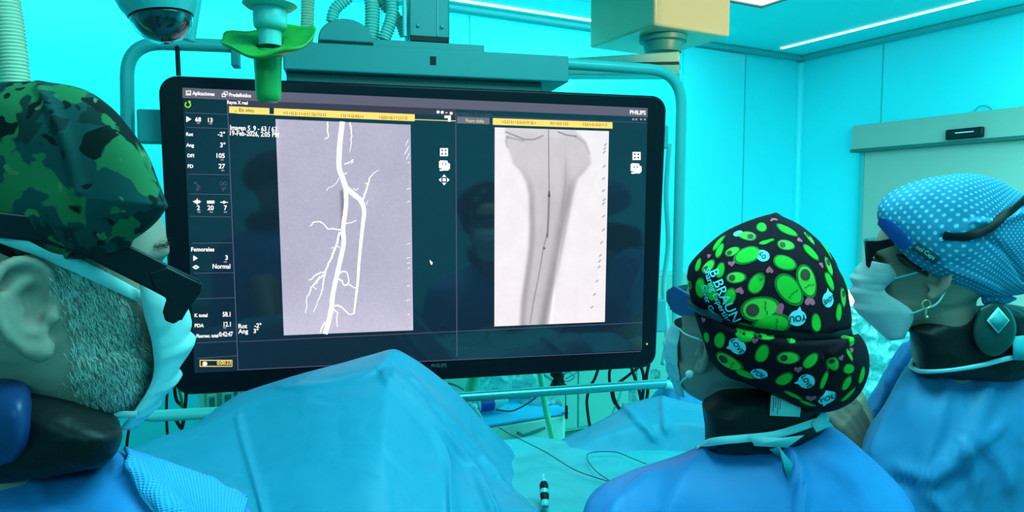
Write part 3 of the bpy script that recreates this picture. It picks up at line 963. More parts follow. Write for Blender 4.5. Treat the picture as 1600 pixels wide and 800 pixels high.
def bone(p):
    x, y = p[:, 0], p[:, 1]
    def I(pts):
        return np.interp(y, [q[1] for q in pts], [q[0] for q in pts])
    soft = I([(0, 200), (0, 520)])
    v = np.full(len(p), 247.0)
    n = np.array([noise.noise(Vector((a / 22, b / 30, 0))) + 0.5 * noise.noise(Vector((a / 8, b / 8, 4))) for a, b in p])
    v += n * 5
    def smooth(e, w_): return 1 / (1 + np.exp(-e / w_))
    # tibia outline (left and right edges by height)
    le = I([(790, 205), (790, 222), (797, 240), (801, 255), (813, 268), (822, 285), (826, 305), (827, 350), (826, 385), (820, 430), (814, 470), (812, 505)])
    re = I([(900, 205), (915, 220), (921, 240), (924, 255), (914, 268), (903, 280), (897, 300), (893, 320), (889, 340), (880, 385), (871, 430), (862, 470), (856, 505)])
    inside = smooth(x - le, 1.0) * smooth(re - x, 1.0)
    top = smooth(y - 212 + 4 * np.sin((x - 790) / 18), 2.5)
    v -= inside * (28 + 8 * top) 
    # cortex: denser bands just inside both edges lower down
    low = smooth(y - 285, 12)
    for e, s_, wd, am in ((le, 1, 7, 34), (re, -1, 9, 34)):
        dd = (x - e) * s_
        v -= am * low * np.exp(-((dd - wd * 0.7) / (wd * 0.7)) ** 2)
    # fibula overlapping band
    fl = I([(885, 255), (885, 290), (880, 320), (874, 350), (866, 390), (857, 440), (850, 480), (846, 505)])
    v -= 22 * smooth(y - 265, 15) * np.exp(-((x - fl) / 7) ** 2)
    fl2 = I([(884, 240), (884, 280), (879, 320), (872, 360), (860, 420)])
    v -= 18 * np.exp(-((x - fl2) / 1.6) ** 2) * smooth(330 - y, 15) * smooth(y - 250, 8)
    # bright gap between the bones low down
    v += 22 * np.exp(-((x - I([(886, 330), (880, 360), (873, 400), (866, 450), (861, 505)])) / 2.0) ** 2) * smooth(y - 345, 10)
    # darker centre shaft
    v -= 10 * low * np.exp(-((x - (le + re) / 2 + 4) / 14) ** 2)
    # knee joint lines
    for pts, am, wd in (([(790, 206), (805, 212), (820, 218), (835, 218), (848, 212)], 70, 1.1), ([(872, 206), (885, 211), (900, 213)], 80, 1.1), ([(792, 214), (800, 216), (818, 220)], 40, 1.4), ([(900, 214), (915, 224), (921, 240)], 25, 2), ([(793, 214), (790, 222), (793, 230)], 35, 1.4)):
        d, _ = segdist(p, pts); v -= am * np.exp(-(d / wd) ** 2)
    # guide wire and catheter
    for pts, am, wd in (([(857, 203), (858, 305)], 90, 0.7), ([(858, 300), (857, 340), (855, 370)], 80, 1.4), ([(855, 365), (849, 388), (842, 430), (834, 470), (828, 505)], 60, 0.8)):
        d, _ = segdist(p, pts); v -= am * np.exp(-(d / wd) ** 2)
    for q in ((858, 306), (850.5, 388)):
        v -= 120 * np.exp(-(((x - q[0]) ** 2 + (y - q[1]) ** 2) / 2.5))
    for yy, xx in ((226, 946), (232, 945), (238, 944), (260, 944), (279, 943), (298, 943), (312, 944), (318, 943), (338, 943), (359, 943), (379, 940), (399, 938), (408, 937), (417, 936), (439, 933), (460, 929), (480, 925)):
        d, _ = segdist(p, [(xx - 1.5, yy + 1.5), (xx + 1.5, yy - 1.5)]); v -= 120 * np.exp(-(d / 0.7) ** 2)
    v = np.clip(v, 0, 255)
    tint = np.clip((p[:, 1] - 260) / 250, 0, 1)
    c = np.stack([v + 2 * tint, v - 5, v - 1], -1)
    return np.clip(c, 0, 255)
image_panel('xray_image', [(773, 199), (951.5, 205), (945, 503), (772.5, 510)], 210, 350, bone, Y1, scr)
# maker's name on the lower bezel and the power light
mk = MB(); vs, fs = text_polys('PHILIPS', 8, 0.02)
mk.add([sp_(686 + x * 0.95, 571.5 - yy - x * 0.045, -0.0015) for x, yy in vs], fs)
mk.build('maker_name', mat('logo_grey', (0.10, 0.22, 0.25), 0.4), mon, smooth=0)
l_ = MB(); quad(l_, [(1010, 536.5), (1012, 536.5), (1012, 538.5), (1010, 538.5)], -0.0015)
l_.build('power_light', glow('power_light_glow', (0.9, 1.0, 0.2), 1.5), mon, smooth=0)

# ------------------------------------------------------------ suspension: tubular frame, beam, column, brackets
sus = thing('monitor_suspension', 'teal painted ceiling suspension with tubular frame carrying the huge monitor', 'monitor mount', MU.w((0, 0.1, 0.5)))
YF = 0.06
def mu(px, py, y=YF): return MU.w(MU.hit(px, py, 1, y))
loop = [mu(200, 330), mu(199, 62), mu(640, 84), mu(1066, 106), mu(1054, 600)]
tube = MB().tube(fillet([mu(203, 520), mu(198, 66), mu(620, 82)], 0.085, 10), 0.0165, 20)
tube.tube(fillet([mu(620, 82), mu(1066, 112), mu(1058, 470)], 0.11, 10), 0.0165, 20)
tube.build('frame_tube', M['tube'], sus)
# lower end of the right upright and the rail coupling
MB().tube(fillet([mu(1058, 470), mu(1056, 570), mu(1052, 604), mu(1038, 600)], 0.012, 6), 0.0155, 18).build('frame_elbow', M['tube_hi'], sus)
MB().tube([mu(700, 622), mu(1040, 599)], 0.0145, 20).tube([mu(330, 645), mu(700, 622)], 0.0145, 20).build('handle_rail', M['steel'], sus)
MB().tube(fillet([mu(203, 520), mu(206, 652), mu(336, 645)], 0.06, 8), 0.0155, 18).build('frame_elbow', M['tube_hi'], sus)
# brackets
mb = MB().box((-0.745, 0.03, 0.245), (-0.6, 0.07, 0.33), MU)
mb.build('side_bracket', M['trim'], sus, bevel=0.006)
MB().box((0.62, 0.03, 0.26), (0.715, 0.07, 0.33), MU).build('side_bracket', M['trim'], sus, bevel=0.006)
MB().box((0.62, 0.03, -0.3), (0.715, 0.07, -0.2), MU).build('side_bracket', M['trim'], sus, bevel=0.006)
a = MU.hit(360, 70, 1, 0.03); b = MU.hit(373, 103, 1, 0.03)
MB().box((a.x, 0.03, b.z), (b.x, 0.075, a.z), MU).build('hook_bracket', M['housing'], sus, bevel=0.003)
MB().tube([mu(277, 72, 0.05), mu(279, 118, 0.05)], 0.006, 10).build('cable', M['rubber'], sus)
# beam
def mbox(mb, x0, y0, x1_, y1_, yf, yb, m=0):
    a = MU.hit(x0, y0, 1, yf); b = MU.hit(x1_, y1_, 1, yf)
    mb.box((a.x, yf, b.z), (b.x, yb, a.z), MU, m)
    return a, b
YB_ = -0.03
zt = MU.hit(660, 75, 1, YB_).z; zb = MU.hit(660, 118, 1, YB_).z
xa = MU.hit(442, 80, 1, YB_).x; xb_ = MU.hit(889, 110, 1, YB_).x
MB().box((xa, YB_, zb), (xb_, 0.2, zt), MU).build('beam', M['housing'], sus, bevel=0.004)
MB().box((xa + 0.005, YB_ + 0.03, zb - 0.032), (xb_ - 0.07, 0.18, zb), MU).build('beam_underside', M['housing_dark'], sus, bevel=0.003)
a = MU.hit(580, 58, 1, YB_ + 0.02); b = MU.hit(757, 75, 1, YB_ + 0.02)
MB().box((a.x, YB_ + 0.02, zt), (b.x, 0.19, a.z - 0.004), MU).build('upper_plate', M['housing'], sus, bevel=0.003)
a = MU.hit(672, 88, 1, YB_); 
MB().box((a.x, YB_ - 0.002, a.z - 0.022), (a.x + 0.016, YB_ + 0.004, a.z), MU).build('sensor_window', M['black'], sus, smooth=0)
# column up to the ceiling
a = MU.hit(636, 57, 1, 0.0); b = MU.hit(704, 57, 1, 0.0)
cb_ = a.z
MB().box((a.x + 0.006, 0.0, cb_), (b.x - 0.002, 0.14, CEIL - MC.z), MU).build('column', M['housing'], sus, bevel=0.005)
MB().box((a.x + 0.008, -0.002, cb_ - 0.012), (b.x - 0.004, 0.13, cb_ + 0.004), MU).build('column_foot', M['black'], sus, bevel=0.002)
xm = a.x + (b.x - a.x) * 0.7
MB().box((xm - 0.0015, -0.003, cb_ + 0.006), (xm + 0.0015, 0.002, CEIL - MC.z), MU).build('column_joint', M['trim'], sus, smooth=0)
MB().tube([MU.w((a.x - 0.006, 0.0, cb_)), MU.w((a.x - 0.006, 0.0, CEIL - MC.z))], 0.006, 12).build('guide_rod', M['tube_hi'], sus)
for fx in (0.25, 0.8):
    xx = a.x + (b.x - a.x) * fx
    MB().ball(MU.w((xx, -0.003, cb_ + 0.03)), 0.005, 8).build('screw', M['trim'], sus)
# dome cover where the hoses enter
a = MU.hit(497, 63, 1, 0.0); b = MU.hit(583, 68, 1, 0.0); t = MU.hit(540, 29, 1, 0.0)
rx = (b.x - a.x) / 2; cxm = (a.x + b.x) / 2
poly = [MU.w((cxm + rx * math.cos(math.pi * i / 24), -0.01, a.z - 0.002 + (t.z - a.z) * math.sin(math.pi * i / 24) ** 0.9)) for i in range(25)]
yw = MU.M.to_3x3() @ Vector((0, 1, 0))
MB().prism(poly, yw * 0.1).build('hose_cover', M['housing'], sus, bevel=0.004)
MB().box((cxm - rx, -0.012, a.z - 0.008), (cxm + rx, 0.09, a.z - 0.002), MU).build('cover_gasket', M['black'], sus, smooth=0)

# corrugated hoses, each its own
def hose(name, pts, r_, m, label, y=0.05, pitch=0.008, d=0.003):
    o = corrugated(bent([mu(px, py, yy) for px, py, yy in pts], 10), r_, pitch, d).build(name, m)
    return tag(o, label, 'hose')
hose('corrugated_hose', [(518, 34, 0.02), (524, 14, 0.02), (545, -6, 0.02), (560, -40, 0.02), (562, -120, 0.02)], 0.016, M['hose_teal'], 'thin curved teal corrugated hose rising from the dome cover')
hose('corrugated_hose', [(580, 66, 0.06), (582, 20, 0.06), (580, -30, 0.06), (580, -160, 0.06)], 0.021, M['hose_teal'], 'thick straight teal corrugated hose behind the dome cover')
hose('corrugated_hose', [(600, 62, 0.03), (612, 25, 0.03), (612, -20, 0.03), (610, -160, 0.03)], 0.018, M['hose_teal'], 'teal corrugated hose leaning against the suspension column')
hose('corrugated_hose', [(632, 56, 0.09), (622, 30, 0.09), (600, 8, 0.09), (590, -20, 0.09), (590, -160, .09)], 0.015, M['hose_teal'], 'teal corrugated hose curving behind the suspension column')
hose('corrugated_hose', [(478, 100, 0.24), (480, 40, 0.24), (481, 0, 0.24), (482, -100, 0.24)], 0.020, M['hose'], 'pale beige corrugated hose hanging straight beside the green lamp cover')
pts = [W(-6, -70, 1.25), W(8, 0, 1.25), W(18, 70, 1.25), W(24, 130, 1.25), W(30, 250, 1.25), W(30, 420, 1.25)]
tag(corrugated(bent(pts, 10), 0.0235, 0.0062, 0.003, 24).build('corrugated_hose', M['hose']), 'thick pale beige corrugated hose behind the camouflage cap at left edge', 'hose')

# ------------------------------------------------------------ surgical lamp handle with its green sterile cover
YL = 1.1
LC = W(430, 75, YL)
lamp = thing('surgical_lamp_handle', 'surgical lamp handle in a green sterile cover hanging before the monitor', 'lamp handle', LC)
def lw(px, py): return W(px, py, YL)
k_ = YL / FPX
zc0 = lambda py: W(430, py, YL).z
def lathe_px(prof, cx, seg=64): 
    return [(r_ * k_, W(cx, py, YL).z) for r_, py in prof]
def lathe_at(mb, prof, cx):
    c = W(cx, 100, YL)
    mb.lathe([(r_ * k_, W(cx, py, YL).z - c.z) for r_, py in prof], c, 64)
    return mb
mb = MB(); c = W(425, 75, YL)
prof = [(20, 12), (24, 8), (40, 5), (56, 3), (66, 0), (69, -3), (66, 2), (50, 9), (32, 14), (21, 24)]
seg = 72
vs = []
RT = Matrix.Rotation(math.radians(30), 3, 'X')
c = W(418.5, 61, YL)
for r_, dz in prof:
    for q in range(seg):
        a = 2 * math.pi * q / seg
        rw = r_ * (1 + 0.04 * math.sin(3 * a + 1) + 0.025 * math.sin(7 * a)) if r_ > 40 else r_
        v = Vector((rw * k_ * math.cos(a), rw * k_ * math.sin(a), -dz * k_ + (0.005 * math.sin(2 * a + 0.6) + 0.003 * math.sin(5 * a)) * (r_ / 69)))
        vs.append(c + RT @ v)
fs = [(i * seg + q, i * seg + (q + 1) % seg, (i + 1) * seg + (q + 1) % seg, (i + 1) * seg + q) for i in range(len(prof) - 1) for q in range(seg)]
mb.add(vs, fs)
mb.build('cover_flange', M['green_sheet'], lamp, solid=0.002, smooth=180)
mb = MB()
lathe_at(mb, [(0.1, 159), (14, 159), (17.5, 156), (19, 148), (19.5, 120), (20.5, 95), (22, 86), (23, 80)], 418.5)
mb.build('handle_cover', M['green_cover'], lamp, smooth=180)
mb = MB(); lathe_at(mb, [(17, 72), (17, 48), (16, 40)], 423); mb.build('handle_core', M['lamp_grey'], lamp, smooth=60)
mb = MB(); lathe_at(mb, [(0.1, 48), (20, 47), (24, 43), (25, 36), (25, 8), (22, 4), (18, -40)], 424); mb.build('collar', M['lamp_grey'], lamp, smooth=60)
mb = MB(); lathe_at(mb, [(10, 14), (34, 13), (40, 8), (38, 3), (20, -4), (14, -60), (14, -260)], 424); mb.build('upper_flange', M['lamp_grey'], lamp, smooth=60)

# ------------------------------------------------------------ security dome camera
YD = 1.35
kd = YD / FPX
dc = thing('dome_camera', 'white dome security camera with smoked half sphere above the monitor frame', 'camera', W(253, 20, YD))
c = W(251, 22, YD)
tl = Matrix.Rotation(math.radians(-9), 3, 'Y')
mb = MB(); mb.lathe([(r_ * kd, h_ * kd) for r_, h_ in ((46, -4), (49, 2), (54, 10), (60, 26), (64, 60), (60, 85), (0.1, 88))], c, 56, fr=tl)
mb.lathe([(r_ * kd, h_ * kd) for r_, h_ in ((46, -4), (42, -2), (42, 4))], c, 56, fr=tl)
mb.build('camera_housing', M['tube'], dc, smooth=50)
mb = MB(); mb.lathe([(41 * kd * math.sin(math.radians(a)), -2 * kd - 41 * kd * math.cos(math.radians(a)) * 0.95) for a in range(1, 91, 5)], c, 48, fr=tl)
mb.build('smoked_dome', M['glass_dark'], dc, smooth=180)
mb = MB(); mb.lathe([(44.5 * kd * math.sin(math.radians(a)), -2 * kd - 44.5 * kd * math.cos(math.radians(a)) * 0.95) for a in range(1, 91, 5)], c, 48, fr=tl)
mb.build('clear_bubble', mat('clear_bubble', (0.8, 1, 1), 0.02, trans=1.0), dc, smooth=180, solid=0.001)
MB().tube([W(290, 62, YD + 0.1), W(300, -10, YD + 0.1), W(303, -160, YD + 0.1)], [0.018, 0.02, 0.02], 20).build('support_arm', M['tube'], dc)

# ------------------------------------------------------------ ceiling pendant: enamel box, joint and swinging arms
pb = thing('ceiling_pendant', 'cream lit ceiling pendant box with swivel joint and grey arms', 'ceiling pendant', W(1035, 40, 3.4))
PY = 3.2
PM = Frame(Matrix.Translation(W(1022, 38, 3.1)) @ Matrix.Rotation(math.radians(27.8), 4, 'Z') )
# nearest corner edge at px 1022 ; left face runs to 922, right face to 1142
zb_ = PM.hit(1022, 39, 1, 0.0).z
PBm = MB()
e0 = PM.hit(1022, 39, 1, 0.0)
e1 = PM.hit(1141, 58, 1, 0.0)
# left face is perpendicular: find its length so that its far edge falls at px 923
def ln(L): return P(PM.w((e0.x, L, e0.z)))[0]
L_ = 0.2
while ln(L_) > 923 and L_ < 3: L_ += 0.02
zt_ = CEIL - PM.M.translation.z
PBm.box((e0.x, 0.0, e0.z), (e1.x, L_, zt_), PM)
PBm.build('box_cover', M['pendant'], pb, bevel=0.012)
spo.location = PM.w((e0.x + 0.5, -2.6, zt_ - 0.12))
spo.rotation_euler = (PM.w((e1.x * 0.55, 0, 0.07)) - spo.location).to_track_quat('-Z', 'Y').to_euler()
zz0 = PM.w((0, 0, e0.z)).z; dj = ray(1036, 58); jc = CAM + dj * ((zz0 - CAM.z) / dj.z)
jp = P(jc)
MB().lathe([(0.001, -0.075), (0.085, -0.075), (0.09, -0.05), (0.09, -0.03), (0.11, -0.025), (0.11, 0.0)], jc, 40).build('swivel_joint', M['housing'], pb, smooth=40)
Ya = jc.y - 0.1
a1 = W(1062, 82, Ya); 
mb = MB()
mb.prism([W(845, 93, Ya), W(935, 88, Ya), W(1062, 80, Ya), W(1062, 98, Ya), W(940, 99, Ya), W(845, 100, Ya)], Vector((0.03, 0.12, 0)))
mb.build('upper_arm', mat('arm_grey', (0.25, 0.5, 0.42), 0.35), pb, bevel=0.006)
mb = MB().prism([W(845, 103, Ya), W(1062, 100, Ya), W(1062, 117, Ya), W(845, 117, Ya)], Vector((0.03, 0.12, 0)))
mb.build('lower_arm', mat('arm_teal', (0.13, 0.5, 0.46), 0.35), pb, bevel=0.006)
MB().prism([W(960, 98, Ya), W(1061, 96, Ya), W(1061, 101, Ya), W(960, 100.5, Ya)], Vector((0.03, 0.1, 0))).build('arm_gap', M['black'], pb, smooth=0)

# ============================================================ BACKGROUND EQUIPMENT (behind the drapes)
# low cabinet added to darken the less lit lower part of the back wall
qa = ROOM.hit(690, 600, 1, WB - 0.45).x; qb = ROOM.hit(1075, 600, 1, WB - 0.45).x
sc_ = thing('added_cabinet', 'added grey-green cabinet darkening the less lit lower wall behind the hanging black cables', 'cabinet', ROOM.w(((qa + qb) / 2, WB - 0.2, 0)))
MB().box((qa, WB - 0.45, 0.30), (qb, WB - 0.03, 1.22), ROOM).build('body', mat('cabinet_laminate', (0.16, 0.46, 0.40), 0.5), sc_, bevel=0.006)
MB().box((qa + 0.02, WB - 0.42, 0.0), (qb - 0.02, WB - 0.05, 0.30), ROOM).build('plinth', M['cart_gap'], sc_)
for i in range(4):
    w_ = (qb - qa) / 4
    d_ = MB().box((qa + w_ * i + 0.006, WB - 0.462, 0.32), (qa + w_ * (i + 1) - 0.006, WB - 0.448, 1.2), ROOM).build('door', mat('cabinet_door', (0.17, 0.5, 0.43), 0.45), sc_, bevel=0.004)
    MB().tube([ROOM.w((qa + w_ * (i + 1) - 0.05, WB - 0.475, 0.7)), ROOM.w((qa + w_ * (i + 1) - 0.05, WB - 0.475, 0.85))], 0.006, 10).build('handle', M['steel'], d_)
# supply cart
YC = 2.75
ct = thing('supply_cart', 'pale drawer cart topped by a bright blue sheet under the monitor', 'cart', W(850, 700, YC))
CF = Frame(Matrix.Translation(W(884, 640, YC)) @ Matrix.Rotation(math.radians(28), 4, 'Z'))
e = CF.hit(768, 655, 1, 0.0)
x0 = e.x - 0.05
top = 0.0
cbm = MB().box((x0, 0, -0.7), (0.0, 0.42, top - 0.012), CF); cbm.build('body', M['cart'], ct, bevel=0.008)
for i, (z0, z1) in enumerate(((-0.125, -0.02), (-0.33, -0.14), (-0.55, -0.345))):
    d_ = MB().box((x0 + 0.015, -0.012, z0), (-0.015, 0.004, z1), CF).build('drawer', M['cart'], ct, bevel=0.006)
    MB().tube([CF.w((x0 * 0.62, -0.03, z1 - 0.03)), CF.w((x0 * 0.55, -0.03, z1 - 0.045)), CF.w((x0 * 0.3, -0.03, z1 - 0.03))], 0.006, 8).build('handle', M['cart_gap'], d_)
for i, xx in enumerate((x0 + 0.04, -0.04)):
    for yy in (0.04, 0.38):
        zf = -CF.M.translation.z
        MB().box((xx - 0.012, yy - 0.012, zf), (xx + 0.012, yy + 0.012, -0.7), CF).build('leg', M['cart_gap'], ct)
mb = MB().box((x0 - 0.01, -0.02, top - 0.012), (0.01, 0.44, top - 0.002), CF)
tag(mb.build('blue_sheet', M['tray_blue'], bevel=0.003), 'bright blue sheet lying flat on the supply cart top', 'sheet')
# saline bottle with navy label
bp = CF.w(CF.hit(765, 630, 1, 0.12)); 
bt = thing('saline_bottle', 'clear bottle with navy blue label lying on the cart sheet', 'bottle', bp)
ax = CF.M.to_3x3() @ Vector((1, 0, 0))
b0_ = Vector((bp.x, bp.y, CF.M.translation.z + 0.035))
MB().tube([b0_ + ax * t_ for t_ in (-0.07, -0.06, 0.03, 0.045, 0.075, 0.08)], [0.02, 0.03, 0.03, 0.025, 0.012, 0.012], 20).build('bottle_body', M['tube_hi'], bt)
MB().tube([b0_ + ax * t_ for t_ in (-0.05, 0.01)], 0.0308, 20, caps=False).build('label', M['label_navy'], bt)
# crumpled clear bag on the cart
mb = silo([(752, 590), (765, 576), (800, 572), (835, 578), (845, 590), (846, 605), (838, 618), (800, 622), (765, 622), (750, 610)], 2.95, 0.07, wav=0.02, wsc=18, seg=120, rings=24)
tag(mb.build('plastic_bag', M['bag'], smooth=180), 'crumpled clear plastic bag standing on the cart behind rail', 'bag')
mb = silo([(810, 628), (830, 620), (862, 622), (878, 632), (860, 642), (825, 641)], 2.86, 0.05, wav=0.015, wsc=22, seg=80, rings=16)
tag(mb.build('plastic_wrapper', M['clear'], smooth=180), 'small crumpled clear wrapper on the blue cart sheet', 'wrapper')
# dark connector block with coiled lead
mb = silo([(862, 578), (868, 572), (876, 575), (880, 590), (884, 604), (878, 612), (864, 612), (860, 600)], 2.8, 0.025, wav=0.01, wsc=30, seg=60, rings=12)
cn = mb.build('cable_connector', M['rubber'], smooth=180); tag(cn, 'dark bundled cable connector hanging below the monitor', 'connector')
def cable(pts, r_, m, label, name='cable', cat='cable', Yd=None):
    o = MB().tube(bent([W(x, y, Yy) for x, y, Yy in pts], 10), r_, 8).build(name, m, smooth=180)
    return tag(o, label, cat)
cable([(866, 594, 2.8), (885, 582, 2.8), (898, 588, 2.8), (886, 596, 2.8), (878, 588, 2.8), (896, 578, 2.8), (901, 582, 2.8), (884, 592, 2.8)], 0.0028, M['trim'], 'thin teal lead coiled beside the dark connector')
cable([(828, 562, 2.7), (850, 584, 2.7), (862, 592, 2.75)], 0.008, M['tube'], 'thick teal lead running down to the dark connector')
cable([(884, 616, 2.72), (884, 640, 2.72), (885, 655, 2.72)], 0.0022, M['ink'], 'thin dark lead hanging at the cart corner')
cable([(885, 634, 2.715), (885, 654, 2.715)], [0.006] * 11, M['rubber'], 'small black plug dangling at the cart corner', 'cable_plug', 'plug')
# green tubing
cable([(745, 575, 2.65), (738, 600, 2.65), (732, 622, 2.65)], 0.026, M['tube_green'], 'wide green tube slanting down left of the plastic bag', 'suction_tube', 'tube')
cable([(840, 560, 2.6), (847, 600, 2.6), (853, 640, 2.58), (860, 668, 2.55), (866, 700, 2.5)], 0.012, M['tube_green'], 'pale green drainage tube hanging in front of the cart', 'suction_tube', 'tube')
cable([(700, 598, 2.7), (715, 603, 2.7), (730, 612, 2.7)], 0.006, M['tube'], 'teal lead curving left of the green tube')
cable([(728, 628, 2.62), (745, 645, 2.62), (752, 660, 2.62)], 0.012, M['hose_teal'], 'short teal tube with fitting left of the bottle')
mb = MB().ball(W(741, 636, 2.6), (0.014, 0.014, 0.014), 12)
tag(mb.build('tube_fitting', M['pearl']), 'small white tube fitting beside the bottle', 'fitting')
cable([(775, 640, 2.68), (800, 642, 2.68), (825, 630, 2.68), (845, 615, 2.7)], 0.003, M['ink'], 'thin dark cord lying across the cart sheet')
# dark cables hanging behind the monitor's right half
blk = M['rubber']
for pts, r_, lb in (
    ([(938, 566, 3.0), (930, 590, 3.0), (922, 605, 3.0), (917, 625, 3.0), (919, 650, 3.0), (923, 672, 3.0)], 0.0065, 'black cable hanging alone, leftmost of those under the monitor'),
    ([(957, 566, 2.95), (952, 585, 2.95), (955, 610, 2.95), (962, 632, 2.95), (985, 655, 2.95)], 0.0065, 'black cable bowed left under the monitor beside the hanging bundle'),
    ([(1000, 572, 2.9), (980, 588, 2.9), (965, 600, 2.9), (958, 615, 2.9), (970, 640, 2.9), (1000, 650, 2.9)], 0.0065, 'black cable sweeping across the others under the monitor'),
    ([(985, 570, 2.85), (992, 590, 2.85), (1000, 615, 2.85), (1003, 640, 2.85)], 0.007, 'black cable slanting right, left side of the hanging bundle'),
    ([(1000, 568, 2.8), (1006, 590, 2.8), (1004, 620, 2.8), (1000, 640, 2.8)], 0.007, 'black cable in the middle of the hanging bundle'),
    ([(1014, 568, 2.75), (1010, 590, 2.75), (1012, 612, 2.75), (1006, 640, 2.75)], 0.007, 'black cable on the right side of the hanging bundle')):
    cable(pts, r_, blk, lb)
cable([(975, 590, 2.92), (968, 620, 2.92), (955, 650, 2.92), (948, 680, 2.92)], 0.005, M['tube_hi'], 'white cable slanting down among the black cables')
cable([(1046, 225, 2.5), (1041, 300, 2.5), (1044, 380, 2.5), (1037, 450, 2.5), (1042, 520, 2.5), (1036, 570, 2.5)], 0.009, M['tube_hi'], 'pale infusion tube hanging behind the right edge of monitor', 'infusion_tube', 'tube')
# drip chamber pieces on the right of the rail
for (x, y, hh, lb) in ((1024, 590, 26, 'clear plastic drip chamber beside the lower right monitor corner'), (990, 625, 40, 'clear plastic vial hanging among the black cables')):
    c = W(x, y, 2.3 if x > 1000 else 2.9); s_ = c.y / FPX
    mb = MB().lathe([(0.001, -hh / 2 * s_), (7 * s_, -hh / 2 * s_), (8 * s_, -hh * .4 * s_), (8 * s_, hh * .4 * s_), (5 * s_, hh / 2 * s_), (0.001, hh / 2 * s_)], c, 20)
    tag(mb.build('drip_chamber', M['clear'], smooth=50), lb, 'drip chamber')
# equipment rack at the left, seen between mask and drape
RF = Frame(Matrix.Translation(W(300, 640, 2.85)) @ Matrix.Rotation(math.radians(27.8), 4, 'Z'))
rk = thing('equipment_rack', 'teal equipment cabinet with socket openings left of the blue drape peak', 'equipment cabinet', RF.w((0.2, 0.1, -0.8)))
zf = -RF.M.translation.z
a = RF.hit(325, 590, 1, 0.0); b = RF.hit(385, 660, 1, 0.0)
MB().box((a.x - 0.02, 0, zf), (b.x + 0.3, 0.35, a.z + 0.25), RF).build('cabinet_body', M['pendant'], rk, bevel=0.01)
for x, y, w_, h_ in ((331, 628, 8, 18), (356, 622, 10, 14), (368, 614, 6, 12)):
    q = RF.hit(x, y, 1, 0.0); s_ = 2.9 / FPX
    MB().box((q.x - w_ * s_ * .9, -0.008, q.z - h_ * s_ * .7), (q.x + w_ * s_ * .9, 0.004, q.z + h_ * s_ * .7), RF).build('socket_frame', M['cart'], rk, bevel=0.004)
    MB().box((q.x - w_ * s_ * .5, -0.010, q.z - h_ * s_ * .45), (q.x + w_ * s_ * .5, 0.0, q.z + h_ * s_ * .45), RF).build('socket', M['cart_gap'], rk, bevel=0.002)
for pts, m_, r_, lb in (
    ([(262, 606, 2.5), (260, 640, 2.5), (262, 690, 2.5)], blk, 0.005, 'black cable hanging straight behind the white mask edge'),
    ([(205, 650, 2.4), (200, 680, 2.4), (197, 705, 2.4)], blk, 0.005, 'black cable beside the dark neck collar at left'),
    ([(272, 600, 2.45), (276, 625, 2.45), (288, 640, 2.45), (284, 668, 2.45), (274, 655, 2.45)], blk, 0.006, 'black looped cable below the left monitor corner'),
    ([(291, 606, 2.42), (290, 630, 2.42), (287, 650, 2.42), (284, 672, 2.42)], blk, 0.006, 'black cable right of the looped cable below monitor corner'),
    ([(278, 602, 2.43), (283, 622, 2.43), (286, 640, 2.43)], M['yellowgreen'], 0.005, 'yellow green earth cable below the left monitor corner')):
    cable(pts, r_, m_, lb)

# basket shelf with light tube, seen between the two women's heads
YSh = 2.2
sh = thing('wire_shelf', 'white shelf end with perforated bracket behind avocado cap', 'shelf', W(1345, 470, YSh))
MB().prism([W(1322, 464, YSh), W(1358, 464, YSh), W(1358, 478, YSh), W(1322, 478, YSh)], Vector((0.05, 0.2, 0))).build('shelf_edge', M['led_white'], sh, bevel=0.004)
hb = MB().prism([W(1325, 484, YSh), W(1362, 484, YSh), W(1345, 530, YSh), W(1328, 530, YSh)], Vector((0.0, 0.02, 0))).build('bracket', M['cart_gap'], sh)
for q in ((1336, 487), (1345, 487), (1353, 487), (1335, 497), (1343, 497), (1333, 507)):
    c = W(q[0], q[1], YSh - 0.003)
    MB().box((c.x - 0.006, c.y, c.z - 0.004), (c.x + 0.006, c.y + 0.003, c.z + 0.004)).build('slot', M['pearl'], hb, smooth=0)
MB().box((W(1322, 478, YSh).x, YSh + 0.05, 0.0), (W(1322, 478, YSh).x + 0.05, YSh + 0.1, W(1322, 478, YSh).z)).build('post', M['tube_hi'], sh, bevel=0.004)
mb = silo([(1345, 520), (1352, 492), (1362, 480), (1395, 484), (1420, 500), (1432, 520), (1415, 560), (1390, 590), (1360, 620), (1335, 640), (1300, 655), (1290, 640), (1320, 610), (1340, 580)], 1.75, 0.06, wav=0.03, wsc=22, seg=180, rings=34)
tag(mb.build('plastic_bag', M['bag'], smooth=180), 'large crumpled clear plastic bag between avocado cap and dotted cap', 'bag')

